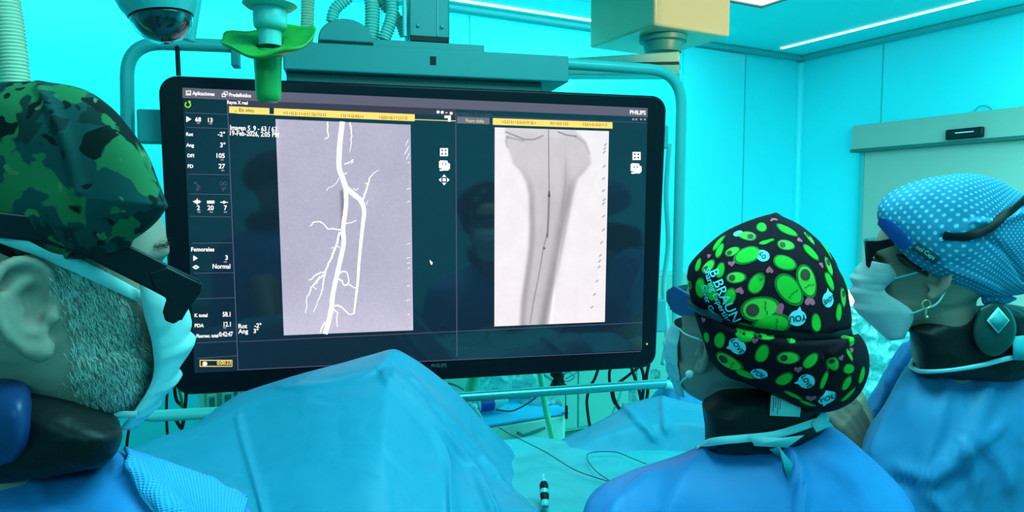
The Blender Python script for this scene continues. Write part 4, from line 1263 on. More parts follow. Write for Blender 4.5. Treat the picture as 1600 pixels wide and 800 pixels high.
# ============================================================ DRAPES
# tented patient drape with its peak in front of the monitor
def row(l): return [W(*q) for q in l]
ten = patch([
    row([(60, 900, 1.6), (185, 850, 1.62), (300, 800, 1.64), (375, 790, 1.66), (500, 780, 1.68), (618, 770, 1.68), (700, 770, 1.7), (760, 770, 1.72), (812, 775, 1.72)]),
    row([(60, 770, 1.3), (185, 716, 1.35), (300, 672, 1.42), (375, 622, 1.5), (500, 587, 1.53), (615, 560, 1.53), (700, 611, 1.56), (758, 668, 1.6), (808, 724, 1.64)]),
    row([(60, 765, 1.22), (185, 711, 1.28), (300, 667, 1.36), (375, 617, 1.45), (500, 581, 1.48), (617, 549, 1.48), (701, 602, 1.52), (760, 662, 1.56), (810, 715, 1.6)]),
    row([(60, 772, 1.18), (187, 722, 1.24), (300, 682, 1.3), (380, 635, 1.38), (498, 592, 1.41), (606, 576, 1.42), (692, 630, 1.46), (750, 682, 1.5), (818, 738, 1.52)]),
    row([(60, 830, 1.08), (200, 780, 1.12), (310, 750, 1.17), (398, 730, 1.22), (500, 695, 1.24), (600, 675, 1.25), (690, 712, 1.31), (745, 740, 1.36), (832, 775, 1.40)]),
    row([(60, 900, 1.0), (210, 860, 1.02), (320, 850, 1.05), (410, 850, 1.08), (505, 840, 1.09), (600, 840, 1.1), (700, 840, 1.16), (780, 840, 1.20), (852, 840, 1.22)]),
    row([(60, 1400, 0.96), (210, 1400, 0.97), (320, 1400, 1.0), (410, 1400, 1.03), (505, 1400, 1.04), (600, 1400, 1.05), (700, 1400, 1.1), (770, 1400, 1.17), (840, 1400, 1.2)])],
    n=30, nr=36, wav=0.003, wsc=7, tens=0.22, folds=[
        ([(600, 590), (640, 634), (678, 682), (695, 724), (702, 780), (704, 830)], 0.008, 13),
        ([(612, 590), (640, 618), (690, 680), (735, 735), (765, 800)], 0.012, 11),
        ([(640, 595), (680, 640), (733, 700), (770, 742)], 0.010, 11),
        ([(600, 582), (641, 632), (679, 682), (696, 724), (700, 800)], 0.003, 3.5), ([(622, 606), (660, 650), (692, 688), (737, 738), (778, 800)], 0.004, 3.5), ([(631, 590), (680, 640), (733, 701), (795, 765)], 0.004, 3.5),
        ([(371, 655), (376, 680), (386, 715), (410, 800), (415, 840)], 0.006, 9),
        ([(440, 608), (500, 604), (560, 592), (592, 576), (606, 560)], 0.006, 7)])
tag(ten.build('surgical_drape', M['drape'], smooth=180, solid=0.0015), 'large blue surgical drape tented to a peak in front of monitor', 'drape')

# table drape: light teal-blue sheet on the operating table
TZ = 1.075
tbm = MB()
nx, ny = 90, 60
V = []
for j in range(ny + 1):
    for i in range(nx + 1):
        x = -0.12 + 0.62 * i / nx; y = 1.25 + 0.43 * j / ny
        z = TZ + 0.010 * noise.noise(Vector((x * 5, y * 7, 0))) + 0.006 * noise.noise(Vector((x * 13, y * 16, 2)))
        z += 0.02 * math.exp(-((y - 1.62 - 0.1 * math.sin(x * 5)) / 0.03) ** 2)
        fall = max(0, 1.275 - y) * 9 + max(0, y - 1.65) * 5
        V.append(Vector((x, y, z - fall)))
tbm.add(V, [(j * (nx + 1) + i, j * (nx + 1) + i + 1, (j + 1) * (nx + 1) + i + 1, (j + 1) * (nx + 1) + i) for j in range(ny) for i in range(nx)])
tag(tbm.build('table_drape', M['drape_light'], smooth=180, solid=0.0015), 'pale turquoise sheet covering the operating table between drape and gowned woman', 'drape')
ot = thing('operating_table', 'operating table slab on a pedestal under the drapes', 'operating table', (0.35, 1.4, 0))
MB().box((-0.10, 1.28, TZ - 0.12), (0.48, 1.60, TZ - 0.035)).build('table_top', M['housing'], ot, bevel=0.015)
MB().box((0.1, 1.34, 0.0), (0.35, 1.55, TZ - 0.12)).build('pedestal', M['housing'], ot, bevel=0.02)

# blue hump behind: drape over the patient's raised leg support
hump = patch([
    row([(800, 760, 1.95), (860, 740, 1.95), (930, 730, 1.95), (985, 720, 1.95), (1030, 715, 1.95), (1075, 715, 1.95), (1120, 720, 1.95), (1180, 730, 1.95)]),
    row([(820, 730, 1.72), (872, 696, 1.74), (930, 667, 1.76), (985, 640, 1.78), (1030, 629, 1.79), (1075, 637, 1.78), (1118, 646, 1.76), (1180, 660, 1.74)]),
    row([(815, 726, 1.64), (868, 692, 1.66), (930, 662, 1.69), (985, 634, 1.71), (1032, 623, 1.72), (1077, 631, 1.71), (1120, 640, 1.69), (1180, 655, 1.66)]),
    row([(812, 732, 1.60), (868, 706, 1.61), (930, 684, 1.62), (985, 668, 1.63), (1032, 660, 1.63), (1077, 662, 1.63), (1120, 668, 1.62), (1180, 680, 1.6)]),
    row([(805, 740, 1.57), (860, 716, 1.58), (930, 713, 1.59), (985, 713, 1.59), (1035, 713, 1.59), (1080, 713, 1.59), (1120, 713, 1.59), (1180, 716, 1.58)]),
    row([(805, 760, 1.52), (860, 745, 1.52), (930, 745, 1.53), (985, 745, 1.53), (1035, 745, 1.53), (1080, 745, 1.53), (1120, 745, 1.53), (1180, 745, 1.52)])],
    n=14, nr=14, wav=0.004, wsc=9, seed=5, tens=0.3, folds=[
        ([(975, 636), (995, 660), (1010, 672), (1018, 684)], 0.010, 7),
        ([(1034, 628), (1036, 650), (1038, 672)], 0.008, 8),
        ([(975, 648), (990, 652), (1000, 654)], 0.004, 5)])
tag(hump.build('surgical_drape', M['drape_teal'], smooth=180, solid=0.0015), 'teal blue drape draped over low hump right of the cart', 'drape')
# blue cover hanging behind the rail's right end
cov = silo([(985, 700), (1005, 640), (1030, 602), (1052, 575), (1062, 545), (1080, 535), (1100, 560), (1130, 600), (1160, 700), (1160, 1200), (985, 1200)], 2.25, 0.1, wav=0.012, wsc=9, seg=160, rings=24, folds=[([(1055, 580), (1040, 620), (1030, 660)], 0.015, 10)])
tag(cov.build('equipment_cover', M['gown_r'], smooth=180), 'blue cloth cover hanging behind the right end of monitor rail', 'cover')

# catheter wires and connector on the table
def onz(px, py, z): 
    d = ray(px, py); t = (z - CAM.z) / d.z; return CAM + d * t
wz = TZ + 0.012
pts = [W(780, 668, 1.62), onz(800, 680, TZ + 0.06), onz(850, 705, TZ + 0.03), onz(900, 735, wz), onz(960, 756, wz), onz(1000, 780, wz)]
tag(MB().tube(bent(pts), 0.0011, 6).build('guide_wire', M['ink'], smooth=180), 'long thin dark guide wire running diagonally down across the table sheet', 'guide wire')
pts = [onz(955, 753, wz), onz(930, 735, wz), onz(917, 715, wz), onz(925, 707, wz), onz(960, 706, wz), onz(985, 715, wz), onz(1010, 725, wz)]
tag(MB().tube(bent(pts), 0.0010, 6).build('guide_wire', M['ink'], smooth=180), 'thin dark guide wire curled in a loop on the table sheet', 'guide wire')
sy = thing('syringe_connector', 'small black and clear syringe connector standing on the table sheet', 'syringe', onz(852, 790, wz))
c = onz(852, 792, wz)
ax = Vector((0.0, 0.25, 0.0)).normalized() + Vector((0, 0, 0.9)); ax = Vector((-0.02, 0.6, 0.5)).normalized()
MB().tube([c + ax * t_ for t_ in (0, 0.006, 0.012)], [0.007, 0.009, 0.0075], 16).build('tip_ring', M['lamp_grey'], sy)
MB().tube([c + ax * t_ for t_ in (0.012, 0.02, 0.045, 0.05)], [0.007, 0.0085, 0.0085, 0.006], 16).build('barrel', M['rubber'], sy)
MB().tube([c + ax * t_ for t_ in (0.026, 0.034)], [0.0088, 0.0088], 16).build('grip_ring', M['lamp_grey'], sy)
MB().tube([c + ax * t_ for t_ in (0.05, 0.062, 0.07)], [0.0055, 0.004, 0.002], 12).build('nozzle', M['clear'], sy)

# ============================================================ PEOPLE
def head_mesh(mb, HM, s=1.0, jaw=1.0, nose=1.0):
    """ring-built head, +x face, +y left, +z up, in HM frame"""
    tab = [ # z, xf, xb, w
        (0.1185, -0.012, -0.018, 0.003), (0.115, 0.018, -0.045, 0.024), (0.106, 0.045, -0.068, 0.044), (0.088, 0.072, -0.088, 0.060), (0.062, 0.088, -0.100, 0.071),
        (0.035, 0.0955, -0.104, 0.0755), (0.020, 0.0965, -0.103, 0.0765), (0.003, 0.0885, -0.100, 0.0765), (-0.018, 0.088, -0.094, 0.0745), (-0.04, 0.089, -0.084, 0.071),
        (-0.055, 0.0895, -0.070, 0.0685), (-0.068, 0.091, -0.055, 0.066), (-0.082, 0.0895, -0.040, 0.061), (-0.097, 0.0895, -0.026, 0.053), (-0.110, 0.084, -0.01, 0.043), (-0.119, 0.070, 0.008, 0.030), (-0.122, 0.045, 0.03, 0.008)]
    tab = np.array(tab)[::-1]
    zz = np.concatenate([np.linspace(-0.122, -0.105, 8), np.linspace(-0.1, 0.1, 60), np.linspace(0.102, 0.1185, 12)])
    cur = [np.interp(zz, tab[:, 0], tab[:, i]) for i in (1, 2, 3)]
    for _ in range(2):
        cur = [np.concatenate([[c_[0]], (c_[:-2] + 2 * c_[1:-1] + c_[2:]) / 4, [c_[-1]]]) for c_ in cur]
    seg = 96
    vs = []
    g = lambda x, m_, w_: math.exp(-((x - m_) / w_) ** 2)
    for z, xf, xb, w_ in zip(zz, *cur):
        xm = min(-0.005, (xf + xb) / 2) if z > -0.06 else (xf + xb) / 2
        for q in range(seg):
            th = 2 * math.pi * q / seg
            if th > math.pi: th -= 2 * math.pi
            c_, s_ = math.cos(th), math.sin(th)
            ex = 0.86
            X = xm + (xf - xm if c_ > 0 else xm - xb) * math.copysign(abs(c_) ** ex, c_)
            Yy = w_ * math.copysign(abs(s_) ** ex, s_)
            if c_ > 0:
                nz = np.interp(z, [-0.052, -0.046, -0.036, -0.02, 0.0, 0.012], [0, 0.014, 0.027, 0.018, 0.007, 0.0])
                X += nose * nz * math.exp(-(Yy / (0.0125 if z > -0.03 else 0.015)) ** 2)
                X -= 0.010 * g(z, 0.002, 0.013) * math.exp(-((abs(Yy) - 0.032) / 0.016) ** 2)       # eye sockets
                X += 0.0045 * g(z, 0.002, 0.008) * math.exp(-((abs(Yy) - 0.031) / 0.010) ** 2)      # eyelids over the balls
                X += 0.004 * g(z, 0.021, 0.007) * math.exp(-((abs(Yy) - 0.028) / 0.02) ** 2)        # brow
                X += (0.006 * g(z, -0.064, 0.0045) + 0.006 * g(z, -0.075, 0.005) - 0.004 * g(z, -0.0695, 0.002)) * math.exp(-(Yy / 0.022) ** 2)
                X += 0.006 * g(z, -0.104, 0.012) * math.exp(-(Yy / 0.02) ** 2)
                X -= 0.003 * g(z, -0.088, 0.006) * math.exp(-(Yy / 0.02) ** 2)
            k_ = g(z, -0.025, 0.02) * math.exp(-((abs(th) - 0.8) / 0.3) ** 2) * 0.004
            Yy += math.copysign(k_, Yy)
            vs.append(HM @ Vector((X * s, Yy * s * jaw, z * s)))
    n = len(zz)
    fs = [(i * seg + q, i * seg + (q + 1) % seg, (i + 1) * seg + (q + 1) % seg, (i + 1) * seg + q) for i in range(n - 1) for q in range(seg)]
    fs += [tuple(range(seg - 1, -1, -1)), tuple((n - 1) * seg + q for q in range(seg))]
    mb.add(vs, fs)
def ear_mesh(mb, HM, s, side, es=1.0, dz=0.0, dx=0.0):
    """outer ear as helix rim, inner fold, bowl and lobe"""
    def E(x, y, z):      # x forward, y outwards, z up, about the ear's centre; flared outward at the back
        x *= es; y *= es; z *= es
        x += -0.25 * z * 0.5
        yo = y + max(0, -x) * 0.42
        return HM @ Vector(((-0.010 + dx + x) * s, side * (0.0745 + yo) * s, (-0.020 + dz + z) * s))
    hel = [(0.012, 0.000, -0.002), (0.010, 0.003, 0.012), (0.010, 0.006, 0.024), (0.002, 0.009, 0.032), (-0.010, 0.010, 0.031), (-0.019, 0.010, 0.020), (-0.021, 0.010, 0.004), (-0.017, 0.009, -0.012), (-0.009, 0.008, -0.024), (-0.001, 0.006, -0.031)]
    hel = catmull(hel, 6)
    mb.tube([E(*p) for p in hel], [0.0040 * s * es] * len(hel), 10)
    inn = catmull([(0.0, 0.006, 0.020), (-0.010, 0.0075, 0.014), (-0.012, 0.008, 0.0), (-0.008, 0.008, -0.011), (0.001, 0.008, -0.016), (0.005, 0.007, -0.012)], 6)
    mb.tube([E(*p) for p in inn], [0.0036 * s * es] * len(inn), 10)
    # tragus, lobe, bowl plate
    mb.ball(E(0.009, 0.006, -0.005), 0.0055 * s * es, 8)
    mb.tube([E(0.004, 0.004, -0.02), E(0.0, 0.006, -0.028), E(-0.003, 0.006, -0.034)], [0.007 * s * es, 0.0085 * s * es, 0.005 * s * es], 12, flat=1.0)
    for x, z, r_ in ((-0.012, 0.016, 0.009), (-0.013, 0.0, 0.009), (-0.007, 0.022, 0.009), (-0.009, -0.014, 0.009), (0.002, 0.022, 0.007)):
        a = E(x, -0.004, z); b = E(x, 0.004, z)
        mb.tube([a, b], r_ * s * es, 12)
    mb.tube([E(-0.002, -0.012, 0), E(-0.002, 0.001, 0)], 0.016 * s * es, 12)
def limb(mb, pts, rs, seg=16, n=6, flat=1.0):
    cv = catmull(pts, n); rr = catmull([Vector((r_, 0, 0)) for r_ in rs], n)[:, 0]
    mb.tube([Vector(p) for p in cv], list(rr), seg, flat=flat)
    mb.ball(Vector(pts[0]), rs[0] * 0.98, 8); mb.ball(Vector(pts[-1]), rs[-1] * 0.98, 8)

def hframe(c, yaw_dir, pitch, roll=0):
    """yaw_dir: facing angle, counter-clockwise from +x, in degrees; pitch up positive"""
    return Matrix.Translation(c) @ Matrix.Rotation(math.radians(yaw_dir), 4, 'Z') @ Matrix.Rotation(math.radians(-pitch), 4, 'Y') @ Matrix.Rotation(math.radians(roll), 4, 'X')

def hand_parts(mb, wrist, dirv, palmn, s=1.0, curl=0.5, side=1):
    """palm with five separate bent fingers; dirv fingers' direction, palmn away from palm (back of hand)"""
    d = Vector(dirv).normalized(); nn = (Vector(palmn) - d * Vector(palmn).dot(d)).normalized(); x = d.cross(nn) * side
    wrist = Vector(wrist)
    for o_ in (-0.026, -0.009, 0.009, 0.026):
        limb(mb, [wrist + x * o_ * 0.6 * s, wrist + d * 0.045 * s + x * o_ * 0.9 * s, wrist + d * 0.085 * s + x * o_ * s], [0.016 * s, 0.014 * s, 0.0105 * s], 10, 4)
    for o_, L in ((-0.030, 0.06), (-0.010, 0.078), (0.010, 0.083), (0.029, 0.073)):
        p0 = wrist + d * 0.085 * s + x * o_ * s
        p = [p0]; a = 0.0
        for f_ in (0.45, 0.3, 0.25):
            a += curl * 0.9
            p.append(p[-1] + (d * math.cos(a) - nn * math.sin(a)) * L * f_ * s)
        limb(mb, p, [0.0095 * s, 0.009 * s, 0.0085 * s, 0.007 * s], 10, 4)
    t0 = wrist + d * 0.02 * s + x * 0.03 * s
    limb(mb, [t0, t0 + (d * 0.55 + x * 0.75 - nn * 0.25) * 0.035 * s, t0 + (d * 0.75 + x * 0.8 - nn * 0.5) * 0.062 * s, t0 + (d * 1.05 + x * 0.75 - nn * 0.6) * 0.08 * s], [0.014 * s, 0.0115 * s, 0.0105 * s, 0.008 * s], 10, 4)

def body(HM, s, sh_c, sh_dir, hips_z=0.95, jaw=1.0, es=1.0, hands=None, sw=0.19, edz=0.0, edx=0.0, nose=1.0):
    """one continuous figure: head, ears, neck, torso, arms with hands, legs, feet"""
    mb = MB()
    head_mesh(mb, HM, s, jaw, nose)
    for sd in (-1, 1): ear_mesh(mb, HM, s, sd, es, edz, edx)
    nb = Vector(sh_c)
    limb(mb, [HM @ Vector((-0.018 * s, 0, -0.035 * s)), HM @ Vector((-0.022 * s, 0, -0.085 * s)), (HM @ Vector((-0.02, 0, -0.15))).lerp(nb, 0.35), nb + Vector((0, 0, -0.03))], [0.056 * s, 0.053 * s, 0.053 * s, 0.055 * s], 24)
    u = Vector(sh_dir).normalized()             # to the figure's left
    f_ = Vector((0, 0, 1)).cross(u) * -1         # facing
    f_ = Vector((u.y, -u.x, 0))
    hip = Vector((nb.x, nb.y, hips_z))
    for z0, w_, dp in ((nb.z - 0.05, sw * 0.75, 0.085),):
        pass
    V = []; seg = 32
    prof = [(nb.z - 0.02, 0.055, 0.05), (nb.z - 0.07, sw * 0.6, 0.06), (nb.z - 0.12, sw * 0.85, 0.075), (nb.z - 0.2, sw * 0.85, 0.09), (nb.z - 0.33, sw * 0.74, 0.09), (hips_z + 0.05, sw * 0.8, 0.10), (hips_z - 0.06, sw * 0.82, 0.11), (hips_z - 0.14, sw * 0.6, 0.09)]
    for z, a, b in prof:
        for q in range(seg):
            t = 2 * math.pi * q / seg
            V.append(Vector((nb.x, nb.y, z)) + u * a * math.cos(t) + f_ * b * math.sin(t))
    n = len(prof)
    fs = [(i * seg + q, i * seg + (q + 1) % seg, (i + 1) * seg + (q + 1) % seg, (i + 1) * seg + q) for i in range(n - 1) for q in range(seg)]
    fs += [tuple(range(seg - 1, -1, -1)), tuple((n - 1) * seg + q for q in range(seg))]
    mb.add(V, fs)
    for sd in (-1, 1):
        sh = Vector((nb.x, nb.y, nb.z - 0.13)) + u * sd * sw * 0.85
        el, wr = hands[sd][0], hands[sd][1]
        el = Vector(el); wr = Vector(wr)
        limb(mb, [sh, sh.lerp(el, 0.5), el, el.lerp(wr, 0.5), wr], [0.043, 0.038, 0.034, 0.031, 0.023], 16)
        hand_parts(mb, wr, wr - el, hands[sd][2], 1.0, 0.5, sd)
        hp = Vector((nb.x, nb.y, hips_z - 0.03)) + u * sd * 0.09
        kn = Vector((hp.x, hp.y, 0.48)) + f_ * 0.02; an = Vector((hp.x, hp.y, 0.08))
        limb(mb, [hp, hp.lerp(kn, 0.5), kn, kn.lerp(an, 0.35), an], [0.088, 0.075, 0.052, 0.05, 0.036], 16)
        limb(mb, [an + Vector((0, 0, -0.03)) - f_ * 0.04, an + Vector((0, 0, -0.035)) + f_ * 0.06, an + Vector((0, 0, -0.045)) + f_ * 0.15], [0.034, 0.036, 0.028], 12)
    return mb

def mask_mesh(HM, s, edge, front, far=1, n=28, pleats=(0.3, 0.5, 0.7), amp=0.006, bow=0.75):
    """pleated mask: edge (x,y,z) and front (x,z) lists top to bottom, mirrored to the other cheek"""
    E_ = catmull([Vector(e) for e in edge], 8); Fr = catmull([Vector((a, 0, b)) for a, b in front], 8)
    m = len(E_); V = []
    for i in range(m):
        v = i / (m - 1)
        pl = sum(math.tanh((v - p_) * 40) * math.exp(-((v - p_) / 0.07) ** 2) for p_ in pleats) * amp
        for q in range(n + 1):
            t = -1 + 2 * q / n
            cx = math.cos(t * math.pi / 2) ** bow
            x = E_[i][0] + (Fr[i][0] - E_[i][0]) * cx
            y = E_[i][1] * math.sin(t * math.pi / 2)
            z = E_[i][2] + (Fr[i][2] - E_[i][2]) * cx
            dsp = pl * (0.35 + 0.65 * cx) + 0.0025 * noise.noise(Vector((x * 40, y * 40, z * 60)))
            x += dsp * cx; y += math.copysign(dsp * (1 - cx), t)
            V.append(HM @ Vector((x * s, y * s, z * s)))
    mb = MB()
    return mb.add(V, [(i * (n + 1) + q, i * (n + 1) + q + 1, (i + 1) * (n + 1) + q + 1, (i + 1) * (n + 1) + q) for i in range(m - 1) for q in range(n)])

# ------------------------------------------------------------------ the man at the left
c = Vector((-0.414, 0.60, 1.592))
HM1 = hframe(c, 36, -3); s1_ = 1.05
man = thing('person', 'person in camouflage surgical cap and white mask facing right at left edge', 'person', (c.x, c.y, 0))
uL = Vector((math.cos(math.radians(31 + 90)), math.sin(math.radians(31 + 90)), 0))
nb = c + Vector((-0.03, 0.0, -0.255))
mbb = body(HM1, s1_, nb, uL, sw=0.20, es=1.12, nose=0.78, edx=0.006, edz=0.0, hands={
    1: (nb + uL * 0.2 + Vector((0.05, 0.1, -0.33)), nb + uL * 0.12 + Vector((0.25, 0.2, -0.36)), (0, 0, 1)),
    -1: (nb - uL * 0.2 + Vector((0.02, 0.04, -0.33)), nb - uL * 0.1 + Vector((0.24, 0.12, -0.37)), (0, 0, 1))})
mbr = remeshed(mbb, 0.0034, 3)
mbr.build('body', M['skin'], man, smooth=180, merge=False)
# cap
cap1o = [(262, 322), (250, 290), (232, 250), (210, 210), (182, 172), (150, 148), (110, 136), (60, 133), (0, 134), (-60, 145), (-120, 170), (-170, 220), (-205, 290), (-215, 360), (-190, 430), (-130, 470), (-60, 470), (-8, 452), (18, 440), (40, 418), (80, 404), (130, 402), (170, 396), (205, 378), (240, 350)]
cap1 = silo(cap1o, 0.565, 0.058, back=0.16, p=2.6, wav=0.003, wsc=14, seg=260, rings=40, folds=[([(60, 140), (100, 220), (120, 300)], 0.003, 12), ([(205, 378), (150, 396), (90, 400), (30, 420)], 0.003, 5)])
cap1.build('surgical_cap', M['camo'], man, smooth=180)
bv1 = bvh_of(mbr, cap1)
# mask
edge1 = [(0.066, 0.066, 0.000), (0.070, 0.064, -0.025), (0.078, 0.058, -0.055), (0.080, 0.050, -0.085), (0.068, 0.044, -0.112), (0.058, 0.038, -0.128)]
front1 = [(0.096, 0.000), (0.112, -0.026), (0.1185, -0.048), (0.114, -0.076), (0.100, -0.104), (0.076, -0.132)]
mk1 = mask_mesh(HM1, s1_, edge1, front1, pleats=(0.45, 0.68, 0.85), amp=0.005)
mk1o = mk1.build('face_mask', M['mask_blue'], man, smooth=180, solid=0.0012)
bv1m = bvh_of(mbr, cap1, mk1)
band(bv1, [(-60, 345), (0, 366), (60, 388), (120, 415), (170, 440), (214, 464)], [0.010, 0.011, 0.011, 0.010], 0.003, n=10).build('mask_tie', M['mask_blue'], mk1o, smooth=60)
band(bv1, [(-60, 600), (0, 618), (60, 632), (120, 640), (170, 646), (214, 648)], [0.006, 0.006], 0.004, n=10).build('mask_tie', M['mask_blue'], mk1o, smooth=60)
# lead glasses: temple bar lies along the right side of the head
HF1 = Frame(HM1)
def onplane(HF, px, py, y): return HF.w(HF.hit(px, py, 1, y))
g1 = thing('safety_glasses', None, None, c)
bpy.data.objects.remove(g1)
Yg = -0.098
temple = [(-90, 300), (0, 331), (60, 338), (110, 348), (160, 362), (220, 392), (262, 413), (312, 437), (318, 446), (312, 458), (268, 470), (230, 450), (190, 430), (150, 410), (110, 392), (60, 378), (0, 372), (-90, 340)]
off = HM1.to_3x3() @ Vector((0, 0.007, 0))
gl = MB().prism([onplane(HF1, x, y, Yg) for x, y in temple], off)
glo = gl.build('safety_glasses', M['black'], man, bevel=0.002)
shield = [(232, 425), (262, 416), (318, 444), (315, 458), (283, 500), (272, 507), (259, 502), (255, 488), (259, 474), (262, 468), (240, 452)]
MB().prism([onplane(HF1, x, y, Yg - 0.001) for x, y in shield], off * 0.7).build('side_shield', M['black'], glo, bevel=0.002)
a = HF1.hit(312, 448, 1, Yg); b = HF1.hit(282, 500, 1, Yg)
mbg = MB()
n_ = 24; V = []
for i in range(n_ + 1):
    t = -1 + 2 * i / n_
    bul = 0.012 * (1 - t * t)
    for (q, zz_) in ((a, a.z), (b, b.z)):
        V.append(HM1 @ Vector((q.x + bul, Yg * -t * -1, zz_ + (0.012 * math.exp(-(t / 0.12) ** 2) if q is b else 0))))
mbg.add(V, [(2 * i, 2 * i + 1, 2 * i + 3, 2 * i + 2) for i in range(n_)])
mbg.build('lens', M['glass_dark'], glo, solid=0.002, smooth=180)
off2 = HM1.to_3x3() @ Vector((0, -2 * Yg - 0.007, 0))
MB().prism([onplane(HF1, x, y, Yg) + off2 for x, y in temple[4:-4]], off).build('temple', M['black'], glo, bevel=0.002)
# grey beard and sideburn as separate short strands
poly = [(95, 405), (130, 415), (165, 440), (190, 455), (205, 500), (222, 545), (238, 590), (236, 622), (215, 640), (170, 645), (130, 625), (112, 590), (120, 550), (118, 510), (105, 470), (80, 440)]
def inpoly(x, y, pg):
    c_ = False; j = len(pg) - 1
    for i in range(len(pg)):
        if (pg[i][1] > y) != (pg[j][1] > y) and x < (pg[j][0] - pg[i][0]) * (y - pg[i][1]) / (pg[j][1] - pg[i][1]) + pg[i][0]: c_ = not c_
        j = i
    return c_
bd = MB()
bvb = bvh_of(mbr)
HI = HM1.inverted()
cnt = 0
while cnt < 3300:
    x = random.uniform(75, 245); y = random.uniform(400, 650)
    if not inpoly(x + random.gauss(0, 9), y + random.gauss(0, 6), poly): continue
    l, nn = cast(bvb, x, y)
    cnt += 1
    if l is None: continue
    d = (Vector((0.35, 0.1, -1)) + Vector((random.gauss(0, .35), random.gauss(0, .2), random.gauss(0, .25)))).normalized()
    L = random.uniform(0.005, 0.011); wd = random.uniform(0.00018, 0.00034)
    t = (d - nn * d.dot(nn)).normalized()
    sd_ = t.cross(nn) * wd
    for mirror in (False, True):
        pp = [l - nn * 0.001, l + t * L * 0.5 + nn * 0.0018, l + t * L + nn * 0.0022]
        ss = sd_
        if mirror:
            def mir(v):
                q = HI @ v; q.y = -q.y; return HM1 @ q
            pp = [mir(v) for v in pp]
            qq = HI.to_3x3() @ sd_; qq.y = -qq.y; ss = HM1.to_3x3() @ qq
            if cnt % 3: continue
        bd.add([pp[0] - ss, pp[0] + ss, pp[1] - ss, pp[1] + ss, pp[2]], [(0, 1, 3, 2), (2, 3, 4)], random.choice((0, 0, 1, 2)))
bd.build('beard', [M['hair_grey'], mat('beard_mid', (0.42, 0.38, 0.33), 0.6), mat('beard_dark', (0.16, 0.13, 0.11), 0.6)], man, smooth=0, merge=False, recalc=False)
# eyebrow
eb = MB()
for _ in range(160):
    x = random.uniform(240, 272); y = 386 + (x - 240) * -0.25 + random.gauss(0, 3)
    l, nn = cast(bvb, x, y)
    if l is None: continue
    t = (HM1.to_3x3() @ Vector((0.3, -0.8, 0.1)) + Vector((random.gauss(0, .3), random.gauss(0, .3), random.gauss(0, .3)))).normalized()
    sd_ = t.cross(nn) * 0.0003
    eb.add([l - sd_, l + sd_, l + t * 0.009 + nn * 0.002], [(0, 1, 2)])
if eb.v: eb.build('eyebrow', M['hair_dark'], man, smooth=0, merge=False, recalc=False)
# thyroid collar
col1 = silo([(-120, 600), (-40, 585), (0, 590), (50, 600), (95, 612), (140, 630), (180, 648), (190, 660), (186, 682), (172, 704), (150, 718), (60, 730), (-40, 735), (-140, 730), (-170, 660)], 0.59, 0.092, back=0.09, p=4.5, wav=0.003, wsc=14, seg=160, rings=24)
co = col1.build('neck_collar', M['lead'], man, smooth=180)
bvc = bvh_of(col1)
nv = silo([(-60, 590), (0, 588), (38, 598), (50, 625), (52, 665), (40, 700), (10, 722), (-60, 725)], 0.545, 0.055, back=0.03, p=3, seg=80, rings=14)
nv.build('collar_flap', mat('collar_navy', (0.012, 0.04, 0.16), 0.4, bump=(10, 0.4, 0.005)), co, smooth=180)
# gown shoulders
gm = silo([(-320, 1500), (-330, 900), (-300, 800), (-220, 750), (-120, 712), (0, 705), (60, 711), (110, 710), (150, 704), (188, 705), (250, 726), (320, 752), (370, 776), (392, 800), (420, 900), (440, 1100), (440, 1500)], 0.62, 0.17, back=0.13, p=4.5, wav=0.004, wsc=9, seg=260, rings=44, center=(50, 1050),
          folds=[([(165, 712), (200, 745), (240, 785), (270, 815)], 0.008, 13), ([(40, 735), (60, 770), (80, 830)], 0.004, 14)])
gown1 = gm.build('gown', M['gown'], man, smooth=180)
bvg = bvh_of(gm)
# dimpled towel over the gown front
def tw(x, y): 
    l, nn = cast(bvg, x, y)
    if l is None: l = W(x, y, 0.62); nn = (CAM - l).normalized()
    return l + nn * 0.005
twr = []
for v in np.linspace(0, 1, 10):
    a = np.array([188, 707]) * (1 - v) + np.array([245, 815]) * v
    b = np.array([386, 776]) * (1 - v) + np.array([370, 835]) * v
    twr.append([tw(*(a * (1 - u_) + b * u_)) for u_ in np.linspace(0, 1, 12)])
patch(twr, n=3).build('dimpled_panel', M['towel'], gown1, smooth=180, solid=0.003)

# ------------------------------------------------------------------ the woman in the avocado cap
YW = 1.0
c = W(1154, 522, 1.085)
HM2 = hframe(c, 90 + 29, 8); s2_ = 1.03
wo = thing('person', 'person in black avocado print surgical cap watching the monitor, seen from behind', 'person', (c.x, c.y, 0))
u2 = Vector((math.cos(math.radians(90 + 20 + 90)), math.sin(math.radians(90 + 20 + 90)), 0))
nb = W(1185, 690, 1.10)
mbb = body(HM2, s2_, nb, u2, sw=0.145, hands={
    1: (nb + u2 * 0.17 + Vector((-0.05, 0.08, -0.30)), nb + u2 * 0.06 + Vector((-0.0, 0.14, -0.21)), (0, 0, 1)),
    -1: (nb - u2 * 0.17 + Vector((0.05, 0.06, -0.30)), nb - u2 * 0.08 + Vector((-0.02, 0.14, -0.21)), (0, 0, 1))})
mbr2 = remeshed(mbb, 0.0034, 3)
mbr2.build('body', M['skin2'], wo, smooth=180, merge=False)
cap2o = [(1073, 432), (1079, 412), (1100, 388), (1130, 364), (1160, 348), (1190, 337), (1211, 334), (1235, 343), (1262, 361), (1290, 386), (1308, 415), (1320, 445), (1327, 480), (1332, 512), (1348, 530), (1356, 555), (1356, 580), (1346, 605), (1325, 628), (1296, 641), (1266, 638), (1235, 626), (1200, 612), (1165, 598), (1135, 586), (1112, 562), (1098, 530), (1088, 500), (1078, 465)]
